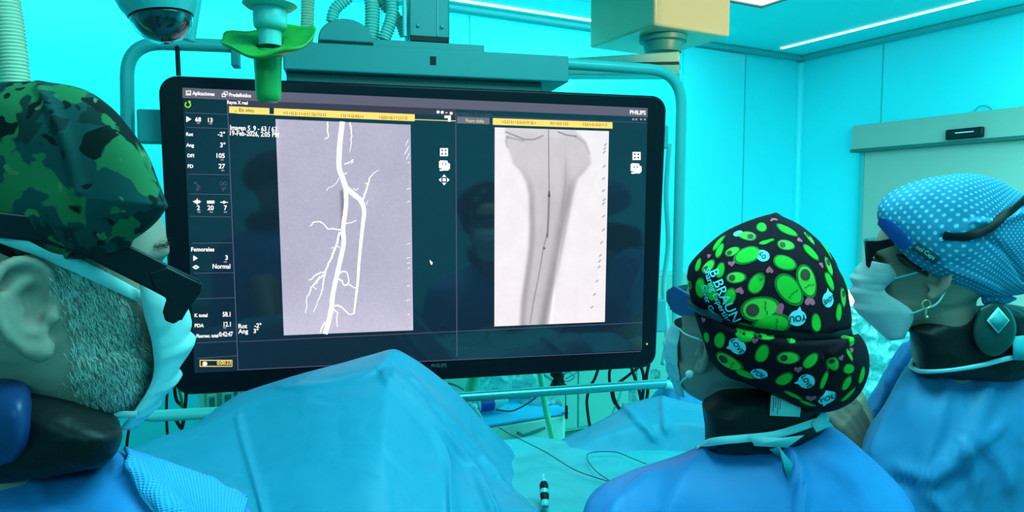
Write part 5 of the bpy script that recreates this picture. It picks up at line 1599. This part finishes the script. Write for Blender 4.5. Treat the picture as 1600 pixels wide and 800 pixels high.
cap2 = silo(cap2o, 1.0, 0.095, back=0.20, p=2.5, wav=0.003, wsc=13, seg=300, rings=50, folds=[
    ([(1100, 492), (1150, 512), (1210, 524), (1270, 530), (1335, 522)], -0.011, 9),
    ([(1211, 336), (1205, 380), (1190, 430)], 0.003, 9), ([(1290, 560), (1300, 580), (1290, 610)], -0.006, 7), ([(1335, 520), (1310, 545), (1285, 560)], 0.004, 6)])
bv2 = bvh_of(cap2)
PX = YW / FPX
def decal(mb, bvh, px, py, pts, rot, m, off, rings=3, fan=True, size=1.0):
    """small printed shape: pts in pixel units about the centre, laid in the surface's tangent plane and pressed on to it"""
    l, nn = cast(bvh, px, py)
    if l is None: return
    # average the normal over the print
    xx = Vector((1, 0, 0)); xx = (xx - nn * xx.dot(nn))
    if xx.length < 0.2: xx = Vector((0, 1, 0)) - nn * nn.y
    xx.normalize(); zz_ = nn.cross(xx) * -1
    if zz_.z < 0: zz_ = -zz_
    ca, sa = math.cos(rot), math.sin(rot)
    def lay(x, y):
        x, y = x * ca - y * sa, x * sa + y * ca
        p_ = l + (xx * x + zz_ * y) * PX * size
        h_, n2, i, d_ = bvh.ray_cast(p_ + nn * 0.05, -nn, 0.12)
        if h_ is None: return p_
        return h_ + (n2 if n2.dot(nn) > 0 else -n2) * off
    if fan:
        vs = [lay(0, 0)]; n = len(pts)
        for r_ in range(1, rings + 1):
            for x, y in pts: vs.append(lay(x * r_ / rings, y * r_ / rings))
        fs = [(0, 1 + i, 1 + (i + 1) % n) for i in range(n)]
        for r_ in range(rings - 1):
            b_ = 1 + r_ * n
            fs += [(b_ + i, b_ + n + i, b_ + n + (i + 1) % n, b_ + (i + 1) % n) for i in range(n)]
        mb.add(vs, fs, m)
    else:
        v2, f2 = pts
        mb.add([lay(x, y) for x, y in v2], f2, m)
def avo(r_, k=1.0, sx=1.0):
    out = []
    for i in range(28):
        a = 2 * math.pi * i / 28
        rr_ = r_ * k * (1 + 0.16 * math.cos(a) + 0.10 * math.cos(2 * a))
        out.append((rr_ * math.cos(a) * 1.12, rr_ * math.sin(a) * 0.86 * sx * (1 - 0.14 * math.cos(a))))
    return out
def circ(r_, cx=0, cy=0, n=20): return [(cx + r_ * math.cos(2 * math.pi * i / n), cy + r_ * math.sin(2 * math.pi * i / n)) for i in range(n)]
def heart(r_):
    out = []
    for i in range(24):
        t = 2 * math.pi * i / 24
        out.append((r_ * math.sin(t) ** 3, r_ * (0.81 * math.cos(t) - 0.31 * math.cos(2 * t) - 0.12 * math.cos(3 * t) - 0.06 * math.cos(4 * t))))
    return out
capm = cap2
O1 = 0.0006
def put(kind, x, y, r_, rot=0, sx=1.0):
    rot = math.radians(rot); r_ = r_ * (1.04 if kind in ('plain', 'pit', 'face', 'pface') else 1.0)
    n0 = len(capm.v)
    if kind in ('plain', 'pit', 'face', 'pface'):
        light = kind in ('pit', 'pface')
        decal(capm, bv2, x, y, avo(r_, 1.0, sx), rot, 2, O1)
        decal(capm, bv2, x, y, avo(r_, 0.84, sx), rot, 3 if light else 1, O1 * 1.8)
        if light:
            cx, cy = -r_ * 0.32, 0
            decal(capm, bv2, x, y, [(cx + a, cy + b) for a, b in circ(r_ * 0.40)], rot, 4, O1 * 2.7)
        if kind in ('face', 'pface'):
            for dx, dy, w_ in ((0.42, -0.3, 0), (0.42, 0.3, 0), (0.36, 0.0, 1)):
                arc = []
                for i in range(7):
                    a = math.pi * i / 6
                    arc.append((r_ * (dx + 0.10 * math.sin(a)), r_ * (dy + 0.13 * math.cos(a))))
                vs = []; 
                for (ax_, ay_) in arc: vs += [(ax_ - r_ * 0.025, ay_), (ax_ + r_ * 0.035, ay_)]
                decal(capm, bv2, x, y, (vs, [(2 * i, 2 * i + 1, 2 * i + 3, 2 * i + 2) for i in range(6)]), rot, 8, O1 * 3.4, fan=False)
    elif kind == 'heart':
        decal(capm, bv2, x, y, heart(r_), rot, 5, O1)
    elif kind in ('LOVE', 'YOU', 'LO', 'blank'):
        b_ = circ(r_, n=24)
        b_[17] = (b_[17][0] * 1.5, b_[17][1] * 1.5)
        decal(capm, bv2, x, y, [(a * 1.1, q * 0.95) for a, q in b_], rot, 6, O1)
        if kind != 'blank':
            vs, fs = text_polys(kind, r_ * (0.85 if kind == 'LOVE' else 1.0), 0.02 * r_)
            decal(capm, bv2, x, y, (vs, fs), rot, 7, O1 * 2.2, fan=False)
L_ = [
 ('pit', 1169, 369, 11, 140), ('plain', 1190, 356, 9, 80), ('plain', 1196, 379, 9, 10, .5), ('plain', 1170, 398, 16, 200), ('LO', 1192, 400, 9, -70), ('blank', 1153, 365, 7, 60),
 ('plain', 1122, 381, 14, 45, .45), ('plain', 1124, 393, 11, 60, .6), ('pit', 1143, 394, 9, 20), ('plain', 1091, 415, 10, 60, .7), ('pit', 1106, 418, 10, 40), ('plain', 1125, 424, 10, 70, .8),
 ('pit', 1148, 434, 11, 0), ('plain', 1181, 445, 13, 60), ('pface', 1184, 483, 22, 10), ('plain', 1094, 452, 12, 100), ('pit', 1078, 445, 9, 0), ('plain', 1112, 458, 11, 110),
 ('plain', 1139, 466, 11, 70), ('plain', 1164, 509, 11, 0), ('face', 1201, 510, 22, 10), ('plain', 1227, 359, 14, -20, .8), ('pit', 1263, 371, 10, -60, .9), ('pit', 1226, 383, 11, 0),
 ('plain', 1265, 393, 13, -35, .8), ('plain', 1290, 390, 13, -55, .7), ('plain', 1224, 410, 14, -15), ('pit', 1294, 414, 12, -75, .9), ('plain', 1295, 438, 12, -60, .85), ('pface', 1260, 436, 20, -70),
 ('face', 1231, 450, 21, -50), ('plain', 1320, 442, 14, -70, .9), ('pit', 1317, 463, 12, -85), ('LOVE', 1294, 468, 12, 200), ('YOU', 1246, 497, 12, 185), ('plain', 1275, 506, 11, 100),
 ('plain', 1310, 490, 11, 75, .9), ('LOVE', 1152, 541, 12, -50), ('plain', 1124, 533, 11, 80), ('plain', 1104, 528, 9, 100), ('pface', 1136, 564, 17, -10), ('plain', 1162, 583, 14, -30, .7), ('YOU', 1186, 584, 12, -35),
 ('plain', 1190, 554, 12, 80), ('pit', 1229, 559, 13, 0), ('plain', 1265, 565, 11, 50), ('pit', 1300, 566, 11, -60), ('plain', 1224, 593, 12, 60), ('LOVE', 1260, 596, 12, -55), ('plain', 1287, 596, 12, 80, .6),
 ('plain', 1325, 576, 10, -20), ('plain', 1322, 600, 10, 70), ('plain', 1330, 534, 9, 0), ('plain', 1326, 553, 10, -50, .5), ('plain', 1346, 588, 11, 80), ('YOU', 1293, 622, 13, 15), ('plain', 1238, 616, 13, -20, .5),
 ('plain', 1260, 629, 11, -15, .5), ('plain', 1324, 618, 12, 40, .6), ('plain', 1198, 528, 8, 0, .4), ('plain', 1238, 523, 10, 10, .5),
 ('heart', 1143, 412, 5, 0), ('heart', 1156, 454, 6, 160), ('heart', 1202, 422, 6, 180), ('heart', 1208, 343, 5, 180), ('heart', 1217, 483, 9, 30), ('heart', 1249, 375, 5, 180), ('heart', 1283, 414, 5, 140), ('heart', 1265, 470, 9, 180),
 ('heart', 1247, 577, 6, 10), ('heart', 1267, 622, 8, 10), ('heart', 1330, 547, 5, 0), ('heart', 1179, 532, 5, 0), ('heart', 1108, 400, 4, 90), ('heart', 1314, 559, 5, 20), ('heart', 1099, 500, 5, 0)]
for e_ in L_: put(*e_)
# writing printed on the cap
def cap_text(s_, x, y, h_, rot, m=6):
    vs, fs = text_polys(s_, h_ * 1.4, 0.012 * h_)
    decal(capm, bv2, x, y, (vs, fs), math.radians(rot), m, O1 * 4, fan=False)
cap_text('B BRAUN', 1131, 462, 14, -66)
cap_text('Sharing Expertise', 1119, 462, 8.5, -62); cap_text('Silver Gala', 1108, 472, 8.5, -60)
# prints on the far side of the cap too
BVc = W(1210, 490, 1.03)
def put_far(x, y, r_, rot):
    d_ = ray(x, y).normalized()
    l, nn, i, dd = bv2.ray_cast(CAM + d_ * 3, -d_)
    if l is None: return
    xx = Vector((1, 0, 0)); xx = (xx - nn * xx.dot(nn)).normalized(); zz_ = nn.cross(xx)
    if nn.dot(d_) < 0: nn = -nn
    pts = avo(r_)
    for k2, m2, of in ((1.0, 2, O1), (0.84, 1, O1 * 1.8)):
        V = []
        for a, b in [(0, 0)] + [(a * k2, b * k2) for a, b in pts]:
            p_ = l + (xx * a + zz_ * b) * PX
            h_, n2, i, d2 = bv2.ray_cast(p_ + nn * 0.05, -nn, 0.12)
            V.append(h_ + (n2 if n2.dot(nn) > 0 else -n2) * of if h_ else p_)
        capm.add(V, [(0, 1 + i, 1 + (i + 1) % 28) for i in range(28)], m2)
for gx in range(1100, 1340, 34):
    for gy in range(370, 620, 34):
        put_far(gx + random.uniform(-6, 6), gy + random.uniform(-6, 6), random.uniform(10, 14), random.random() * 6)
capmats = [mat('black_cotton', (0.02, 0.006, 0.012), 0.8, bump=(14, 0.5, 0.008), spec=0.12), mat('avocado_green', (0.03, 0.50, 0.035), 0.7, spec=0.2), mat('avocado_dark_rim', (0.012, 0.15, 0.012), 0.7),
           mat('avocado_flesh', (0.10, 0.58, 0.04), 0.7), mat('avocado_pit', (0.10, 0.045, 0.02), 0.7), mat('heart_pink', (0.95, 0.09, 0.17), 0.7), mat('bubble_blue', (0.25, 0.72, 0.85), 0.7), mat('print_ink', (0.006, 0.012, 0.02), 0.7), mat('face_ink', (0.01, 0.10, 0.01), 0.7)]
# rim colour sits outside; the main fruit colour inside
capo = capm.build('surgical_cap', capmats, wo, smooth=180, merge=False, recalc=False)
# strap of the glasses round the cap
bvall2 = bvh_of(mbr2, cap2)
st = band(bv2, [(1128, 497), (1150, 505), (1180, 514), (1215, 521), (1260, 526), (1300, 525), (1331, 518)], [0.010, 0.014, 0.018, 0.014], 0.004, 0.002)
HF2 = Frame(HM2)
gl2 = MB()
Yg2 = 0.083
tpl = [(1040, 470), (1040, 455), (1052, 446), (1075, 460), (1110, 480), (1135, 492), (1134, 506), (1105, 498), (1078, 492), (1062, 494), (1050, 488)]
off = HM2.to_3x3() @ Vector((0, -0.006, 0))
gl2.prism([onplane(HF2, x, y, Yg2) for x, y in tpl], off)
glo2 = gl2.build('safety_glasses', M['navy'], wo, bevel=0.002)
st.build('strap', M['rubber'], glo2, smooth=60)
band(bv2, [(1076, 470), (1092, 480), (1112, 490), (1132, 499)], [0.014, 0.013, 0.011], 0.005, 0.002).build('temple_sleeve', mat('dark_teal_plastic', (0.015, 0.06, 0.07), 0.35), glo2, smooth=60)
a = HF2.hit(1044, 452, 1, Yg2); b = HF2.hit(1048, 484, 1, Yg2)
mbg = MB(); V = []
for i in range(n_ + 1):
    t = -1 + 2 * i / n_
    bul = 0.022 * (1 - t * t)
    for (q, zz_) in ((a, a.z), (b, b.z)):
        V.append(HM2 @ Vector((q.x + bul, Yg2 * t, zz_)))
mbg.add(V, [(2 * i, 2 * i + 1, 2 * i + 3, 2 * i + 2) for i in range(n_)])
mbg.build('lens', M['glass_dark'], glo2, solid=0.002, smooth=180)
edge2 = [(0.062, 0.060, -0.005), (0.060, 0.064, -0.03), (0.058, 0.062, -0.06), (0.055, 0.054, -0.09), (0.052, 0.044, -0.118)]
front2 = [(0.106, 0.000), (0.126, -0.032), (0.126, -0.06), (0.118, -0.09), (0.095, -0.126)]
mk2 = mask_mesh(HM2, s2_, edge2, front2)
mk2o = mk2.build('face_mask', M['mask_blue'], wo, smooth=180, solid=0.001)
def lv(HM, s, x, y, z): return HM @ Vector((x * s, y * s, z * s))
for z0, z1 in ((-0.006, 0.0), (-0.115, -0.045)):
    pts = [lv(HM2, s2_, 0.062 if z0 > -0.05 else 0.052, 0.062 if z0 > -0.05 else 0.048, z0), lv(HM2, s2_, 0.03, 0.078, (z0 + z1) / 2), lv(HM2, s2_, -0.008, 0.082, z1)]
    MB().tube(bent(pts), 0.0014, 8).build('ear_loop', M['white'], mk2o)
MB().ball(lv(HM2, s2_, 0.004, 0.088, -0.056), 0.0065, 12).build('pearl_earring', M['pearl'], wo)
# collar, gown
col2 = silo([(1098, 628), (1125, 606), (1160, 598), (1210, 596), (1260, 602), (1284, 630), (1288, 668), (1250, 690), (1190, 700), (1140, 700), (1106, 692), (1103, 655)], 1.06, 0.095, back=0.09, p=4.5, wav=0.004, wsc=14, seg=160, rings=24)
co2 = col2.build('neck_collar', M['lead'], wo, smooth=180)
bvc2 = bvh_of(col2)
V = []
lq = cast(bvc2, 1226, 636)
for (x, y) in ((1203, 618), (1251, 622), (1248, 652), (1201, 650)):
    l, nn = lq; dq = ray(x, y).normalized(); l = CAM + dq * ((l - CAM).dot(nn) / dq.dot(nn)); V.append(l + nn * 0.0035)
MB().add(V, [(0, 1, 2, 3)]).build('size_label', M['white'], co2, solid=0.0008)
tl_ = MB(); A_, B_, C_, D_ = V
nn = (B_ - A_).cross(D_ - A_).normalized(); nn = nn if nn.dot(CAM - A_) > 0 else -nn
for i, (u0, u1) in enumerate(((0.1, 0.8), (0.1, 0.6), (0.1, 0.9), (0.1, 0.7))):
    uu = 0.08 + i * 0.075
    def bl(u, v): return (A_ * (1 - u) + B_ * u) * (1 - v) + (D_ * (1 - u) + C_ * u) * v + nn * 0.0008
    tl_.add([bl(uu, u0), bl(uu + 0.018, u0), bl(uu + 0.018, u1), bl(uu, u1)], [(0, 1, 2, 3)])
tl_.build('label_lines', M['ink'], co2, smooth=0)
g2 = silo([(880, 1500), (895, 1000), (900, 870), (915, 800), (932, 764), (975, 738), (1030, 718), (1075, 703), (1108, 690), (1150, 684), (1200, 676), (1250, 664), (1284, 662), (1312, 674), (1350, 705), (1395, 750), (1430, 800), (1440, 870), (1430, 1000), (1430, 1500)], 1.07, 0.17, back=0.11, p=4.0, wav=0.005, wsc=8, seed=9, seg=280, rings=50, center=(1190, 1050),
          folds=[([(1215, 690), (1240, 730), (1247, 770), (1240, 830)], 0.022, 11), ([(1245, 685), (1290, 720), (1340, 770), (1360, 830)], 0.006, 25), ([(1010, 745), (960, 790), (940, 840)], 0.008, 16), ([(1110, 700), (1070, 740), (1040, 800)], 0.006, 22)])
gown2 = g2.build('gown', M['gown'], wo, smooth=180)
bvg2 = bvh_of(g2, col2)
band(bvg2, [(1090, 703), (1112, 690), (1160, 684), (1210, 679), (1262, 662), (1290, 652)], [0.010, 0.012, 0.012, 0.012], 0.003, 0.002).build('neck_binding', M['binding'], gown2, smooth=60)
def flap(name, bvh, pg, m, par, off=0.008, th=0.0012, last=1.0):
    V = []
    for x, y in pg:
        l, nn = cast(bvh, x, y)
        if l is None: l = W(x, y, last); nn = (CAM - l).normalized()
        last = l.y
        V.append(l + nn * off)
    return MB().add(V, [tuple(range(len(V)))]).build(name, m, par, solid=th)
flap('collar_tab', bvg2, [(1165, 675), (1215, 681), (1250, 676), (1225, 693), (1176, 692)], M['binding'], gown2, 0.009)
flap('collar_tab', bvg2, [(1262, 660), (1279, 640), (1288, 664), (1268, 672)], M['binding'], gown2, 0.008)
flap('gown_tie', bvg2, [(1197, 696), (1212, 692), (1247, 728), (1240, 752), (1222, 738), (1224, 722)], M['drape_light'], gown2, 0.010)

# ------------------------------------------------------------------ the woman in the dotted cap
c = W(1455, 417, 1.22)
HM3 = hframe(c, 180 - 33, 2); s3_ = 0.97
w3 = thing('person', 'person in blue dotted surgical cap and white mask facing left at right edge', 'person', (c.x, c.y, 0))
u3 = Vector((math.cos(math.radians(180 - 33 + 90)), math.sin(math.radians(180 - 33 + 90)), 0))
nb = W(1500, 600, 1.31)
hl = W(1352, 700, 1.36)
mbb = body(HM3, s3_, nb, u3, sw=0.14, es=0.95, hands={
    1: (nb + u3 * 0.09 + Vector((0.0, 0.02, -0.34)), nb + u3 * 0.03 + Vector((-0.1, 0.05, -0.42)), (0, 0, 1)),
    -1: (W(1400, 790, 1.4), hl, (0.3, -1, 0.2))})
mbr3 = remeshed(mbb, 0.0034, 3)
mbr3.build('body', M['skin2'], w3, smooth=180, merge=False)
cap3o = [(1371, 340), (1374, 322), (1388, 304), (1412, 290), (1445, 279), (1480, 273), (1515, 271), (1545, 276), (1572, 288), (1600, 305), (1630, 330), (1652, 365), (1658, 400), (1645, 435), (1615, 455), (1580, 464), (1540, 462), (1505, 452), (1475, 438), (1450, 424), (1425, 408), (1400, 385), (1383, 362)]
cap3 = silo(cap3o, 1.155, 0.05, back=0.17, p=2.5, wav=0.003, wsc=13, seg=280, rings=46, uvm=True, seed=4, folds=[
    ([(1600, 330), (1560, 345), (1520, 345)], 0.005, 8), ([(1540, 370), (1575, 400), (1600, 440)], -0.006, 7), ([(1480, 420), (1530, 440), (1560, 455)], 0.003, 6), ([(1475, 372), (1520, 368), (1560, 345), (1600, 315)], -0.004, 6)])
cap3.build('surgical_cap', M['dots'], w3, smooth=180)
bv3 = bvh_of(cap3); bv3a = bvh_of(cap3, mbr3)
# cap tie knot below
kn = silo([(1533, 462), (1545, 455), (1570, 458), (1590, 466), (1575, 476), (1552, 472), (1538, 476)], 1.16, 0.012, wav=0.003, wsc=40, seg=70, rings=12, uvm=True)
kn.build('cap_knot', M['dots'], w3, smooth=180)
# hair under the cap edge
silo([(1400, 397), (1415, 400), (1440, 418), (1458, 430), (1462, 438), (1450, 434), (1430, 424), (1410, 412)], 1.165, 0.012, wav=0.002, wsc=40, seg=70, rings=12).build('hair', M['hair_dark'], w3, smooth=180)
# blue brow pad and black tag at the brim
band(bv3a, [(1376, 344), (1388, 352), (1402, 366), (1416, 384)], [0.020, 0.024, 0.026, 0.020], 0.004, 0.002).build('brow_pad', mat('royal_blue_pad', (0.02, 0.10, 0.45), 0.6), w3, smooth=60)
tgb = band(bv3a, [(1428, 382), (1446, 394), (1464, 406)], [0.016, 0.016], 0.005, 0.001)
tgo = tgb.build('cap_tag', M['ink'], w3, smooth=60)
bvt = bvh_of(tgb)
tt = MB(); vs, fs = text_polys('ool Caps', 9.5, 0.1)
V = []
ang = math.radians(-34)
for x, y in vs:
    px_ = 1446 + x * math.cos(ang) - y * math.sin(ang) * -1 * -1; py_ = 394 - (x * math.sin(ang) + y * math.cos(ang))
    l, nn = cast(bvt, px_, py_)
    if l is None: l, nn = cast(bv3a, px_, py_)
    V.append(l + nn * 0.0012 if l else W(px_, py_, 1.13))
tt.add(V, fs); tt.build('tag_writing', M['white'], tgo, smooth=0, merge=False)
# glasses
HF3 = Frame(HM3); Yg3 = 0.088
off = HM3.to_3x3() @ Vector((0, -0.004, 0))
gl3 = MB().prism([onplane(HF3, x, y, Yg3) for x, y in ((1350, 376), (1372, 376), (1410, 370), (1480, 361), (1482, 367), (1410, 377), (1396, 384), (1372, 392), (1366, 398), (1358, 420), (1353, 415))], off)
glo3 = gl3.build('safety_glasses', M['black'], w3, bevel=0.0015)
a = HF3.hit(1351, 377, 1, Yg3); b = HF3.hit(1360, 416, 1, Yg3)
mbg = MB(); V = []
for i in range(n_ + 1):
    t = -1 + 2 * i / n_
    bul = 0.010 * (1 - t * t)
    for (q, zz_) in ((a, a.z), (b, b.z)):
        V.append(HM3 @ Vector((q.x + bul, Yg3 * t, zz_ + (0.02 * math.exp(-(t / 0.15) ** 2) if q is b else 0))))
mbg.add(V, [(2 * i, 2 * i + 1, 2 * i + 3, 2 * i + 2) for i in range(n_)])
mbg.build('lens', M['glass_dark'], glo3, solid=0.0015, smooth=180)
band(bv3a, [(1472, 366), (1495, 369), (1525, 366), (1552, 352), (1574, 332), (1592, 316), (1612, 310)], [0.014, 0.016, 0.013, 0.012], 0.005, 0.002).build('strap', M['rubber'], glo3, smooth=60)
edge3 = [(0.066, 0.062, 0.006), (0.050, 0.066, -0.020), (0.034, 0.068, -0.052), (0.022, 0.066, -0.078), (0.044, 0.052, -0.118)]
edge3 = [(0.062, 0.060, 0.004), (0.050, 0.066, -0.018), (0.066, 0.062, -0.045), (0.020, 0.068, -0.078), (0.030, 0.056, -0.128)]
front3 = [(0.108, 0.008), (0.128, -0.020), (0.128, -0.05), (0.118, -0.09), (0.062, -0.140)]
mk3 = mask_mesh(HM3, s3_, edge3, front3, amp=0.005)
mk3o = mk3.build('face_mask', M['mask'], w3, smooth=180, solid=0.001)
for pts in ([lv(HM3, s3_, 0.052, 0.068, -0.02), lv(HM3, s3_, 0.02, 0.080, -0.006), lv(HM3, s3_, -0.006, 0.084, 0.010)], [lv(HM3, s3_, 0.022, 0.07, -0.080), lv(HM3, s3_, 0.006, 0.079, -0.07), lv(HM3, s3_, -0.016, 0.086, -0.055), lv(HM3, s3_, -0.03, 0.088, -0.02)]):
    MB().tube(bent(pts), 0.0016, 8).build('ear_loop', M['white'], mk3o)
er = lv(HM3, s3_, 0.0, 0.092, -0.058)
MB().tube([er + Vector((0.007 * math.cos(t), 0, 0.007 * math.sin(t))) for t in np.linspace(0, 6.28, 20)], 0.0011, 8).tube([er + Vector((0, 0, -0.006)), er + Vector((0, 0, -0.02))], 0.0016, 8).ball(er + Vector((0.002, 0, -0.022)), 0.003, 8).build('earring', M['gold'], w3)
# collar with round flap and diamond tag
col3 = silo([(1418, 506), (1440, 497), (1480, 485), (1520, 478), (1560, 474), (1600, 480), (1630, 500), (1640, 560), (1600, 590), (1540, 592), (1480, 590), (1440, 582), (1430, 550)], 1.24, 0.10, back=0.09, p=4.5, wav=0.004, wsc=13, seg=160, rings=24)
co3 = col3.build('neck_collar', M['lead'], w3, smooth=180)
bvc3 = bvh_of(col3)
fl3 = silo([(1530, 480), (1552, 472), (1575, 482), (1588, 510), (1580, 540), (1556, 556), (1532, 548), (1520, 520)], 1.145, 0.012, p=3, seg=70, rings=12)
fl3.build('collar_flap', mat('teal_black_flap', (0.012, 0.05, 0.045), 0.35, bump=(10, 0.4, 0.005)), co3, smooth=180)
bvf = bvh_of(fl3)
def dia(r_, off, m, name):
    V = []
    for x, y in ((1557, 500 - 21 * r_), (1557 + 18 * r_, 500), (1557, 500 + 21 * r_), (1557 - 18 * r_, 500)):
        l, nn = cast(bvf, x, y); 
        V.append((l if l else W(x, y, 1.13)) + Vector((0, -off, 0)))
    MB().add(V, [(0, 1, 2, 3)]).build(name, m, co3, solid=0.0006)
dia(1.0, 0.004, M['white'], 'diamond_tag'); dia(0.78, 0.006, M['trim'], 'tag_field')
# gown
g3 = silo([(1440, 1500), (1420, 1000), (1375, 860), (1348, 760), (1346, 720), (1350, 690), (1362, 664), (1382, 634), (1402, 602), (1418, 574), (1440, 561), (1480, 562), (1530, 555), (1570, 545), (1610, 538), (1680, 550), (1760, 600), (1820, 700), (1850, 900), (1850, 1500)], 1.28, 0.17, back=0.13, p=4.5, wav=0.007, wsc=8, seed=2, seg=300, rings=54, center=(1580, 1000),
          folds=[([(1480, 580), (1470, 640), (1450, 700), (1430, 760)], 0.008, 14), ([(1545, 575), (1520, 650), (1480, 710), (1450, 750)], 0.010, 15), ([(1550, 570), (1540, 640), (1500, 700)], 0.008, 9), ([(1405, 738), (1450, 746), (1490, 730), (1530, 692), (1560, 672)], 0.010, 15), ([(1400, 756), (1450, 764), (1500, 750)], -0.008, 16), ([(1525, 690), (1560, 720), (1575, 760)], 0.008, 14), ([(1480, 600), (1500, 640), (1490, 690), (1470, 725)], 0.007, 11), ([(1440, 765), (1460, 785), (1480, 820)], 0.009, 15), ([(1560, 570), (1600, 600), (1640, 660)], 0.006, 12), ([(1405, 610), (1380, 660), (1360, 710)], 0.006, 6), ([(1500, 700), (1520, 750), (1510, 810)], 0.010, 10)])
gown3 = g3.build('gown', M['gown_r'], w3, smooth=180)
bvg3 = bvh_of(g3, col3)
band(bvg3, [(1430, 560), (1424, 575), (1440, 579), (1480, 577), (1530, 570), (1570, 560), (1612, 552)], [0.008, 0.009, 0.009], 0.003, 0.002).build('neck_binding', M['binding'], gown3, smooth=60)
arm = silo([(1338, 662), (1346, 645), (1362, 615), (1385, 578), (1408, 545), (1428, 522), (1445, 515), (1460, 540), (1470, 600), (1450, 680), (1410, 740), (1360, 760), (1345, 700)], 1.42, 0.06, back=0.07, p=2.6, wav=0.006, wsc=12, seg=140, rings=26, folds=[([(1430, 530), (1400, 580), (1370, 640)], 0.010, 8), ([(1415, 540), (1395, 570), (1385, 600)], 0.008, 5)])
arm.build('gown_sleeve', M['gown_dark'], gown3, smooth=180)
flap('gown_tie', bvc3, [(1573, 524), (1610, 522), (1610, 560), (1575, 560)], M['drape_light'], gown3, 0.012)
# gloved hand
gvm = MB()
dd = (W(1325, 628, 1.36) - hl)
hand_parts(gvm, hl, dd, Vector((0.3, -1, 0.2)), 1.08, 0.35, -1)
el = W(1400, 790, 1.4)
gvm.tube([hl, hl.lerp(el, 0.2), hl.lerp(el, 0.4)], [0.03, 0.034, 0.037], 20)
gvr = remeshed(gvm, 0.0028, 3)
gvr.build('surgical_glove', M['glove'], w3, smooth=180, merge=False)

print('scene ok', len(bpy.data.objects))
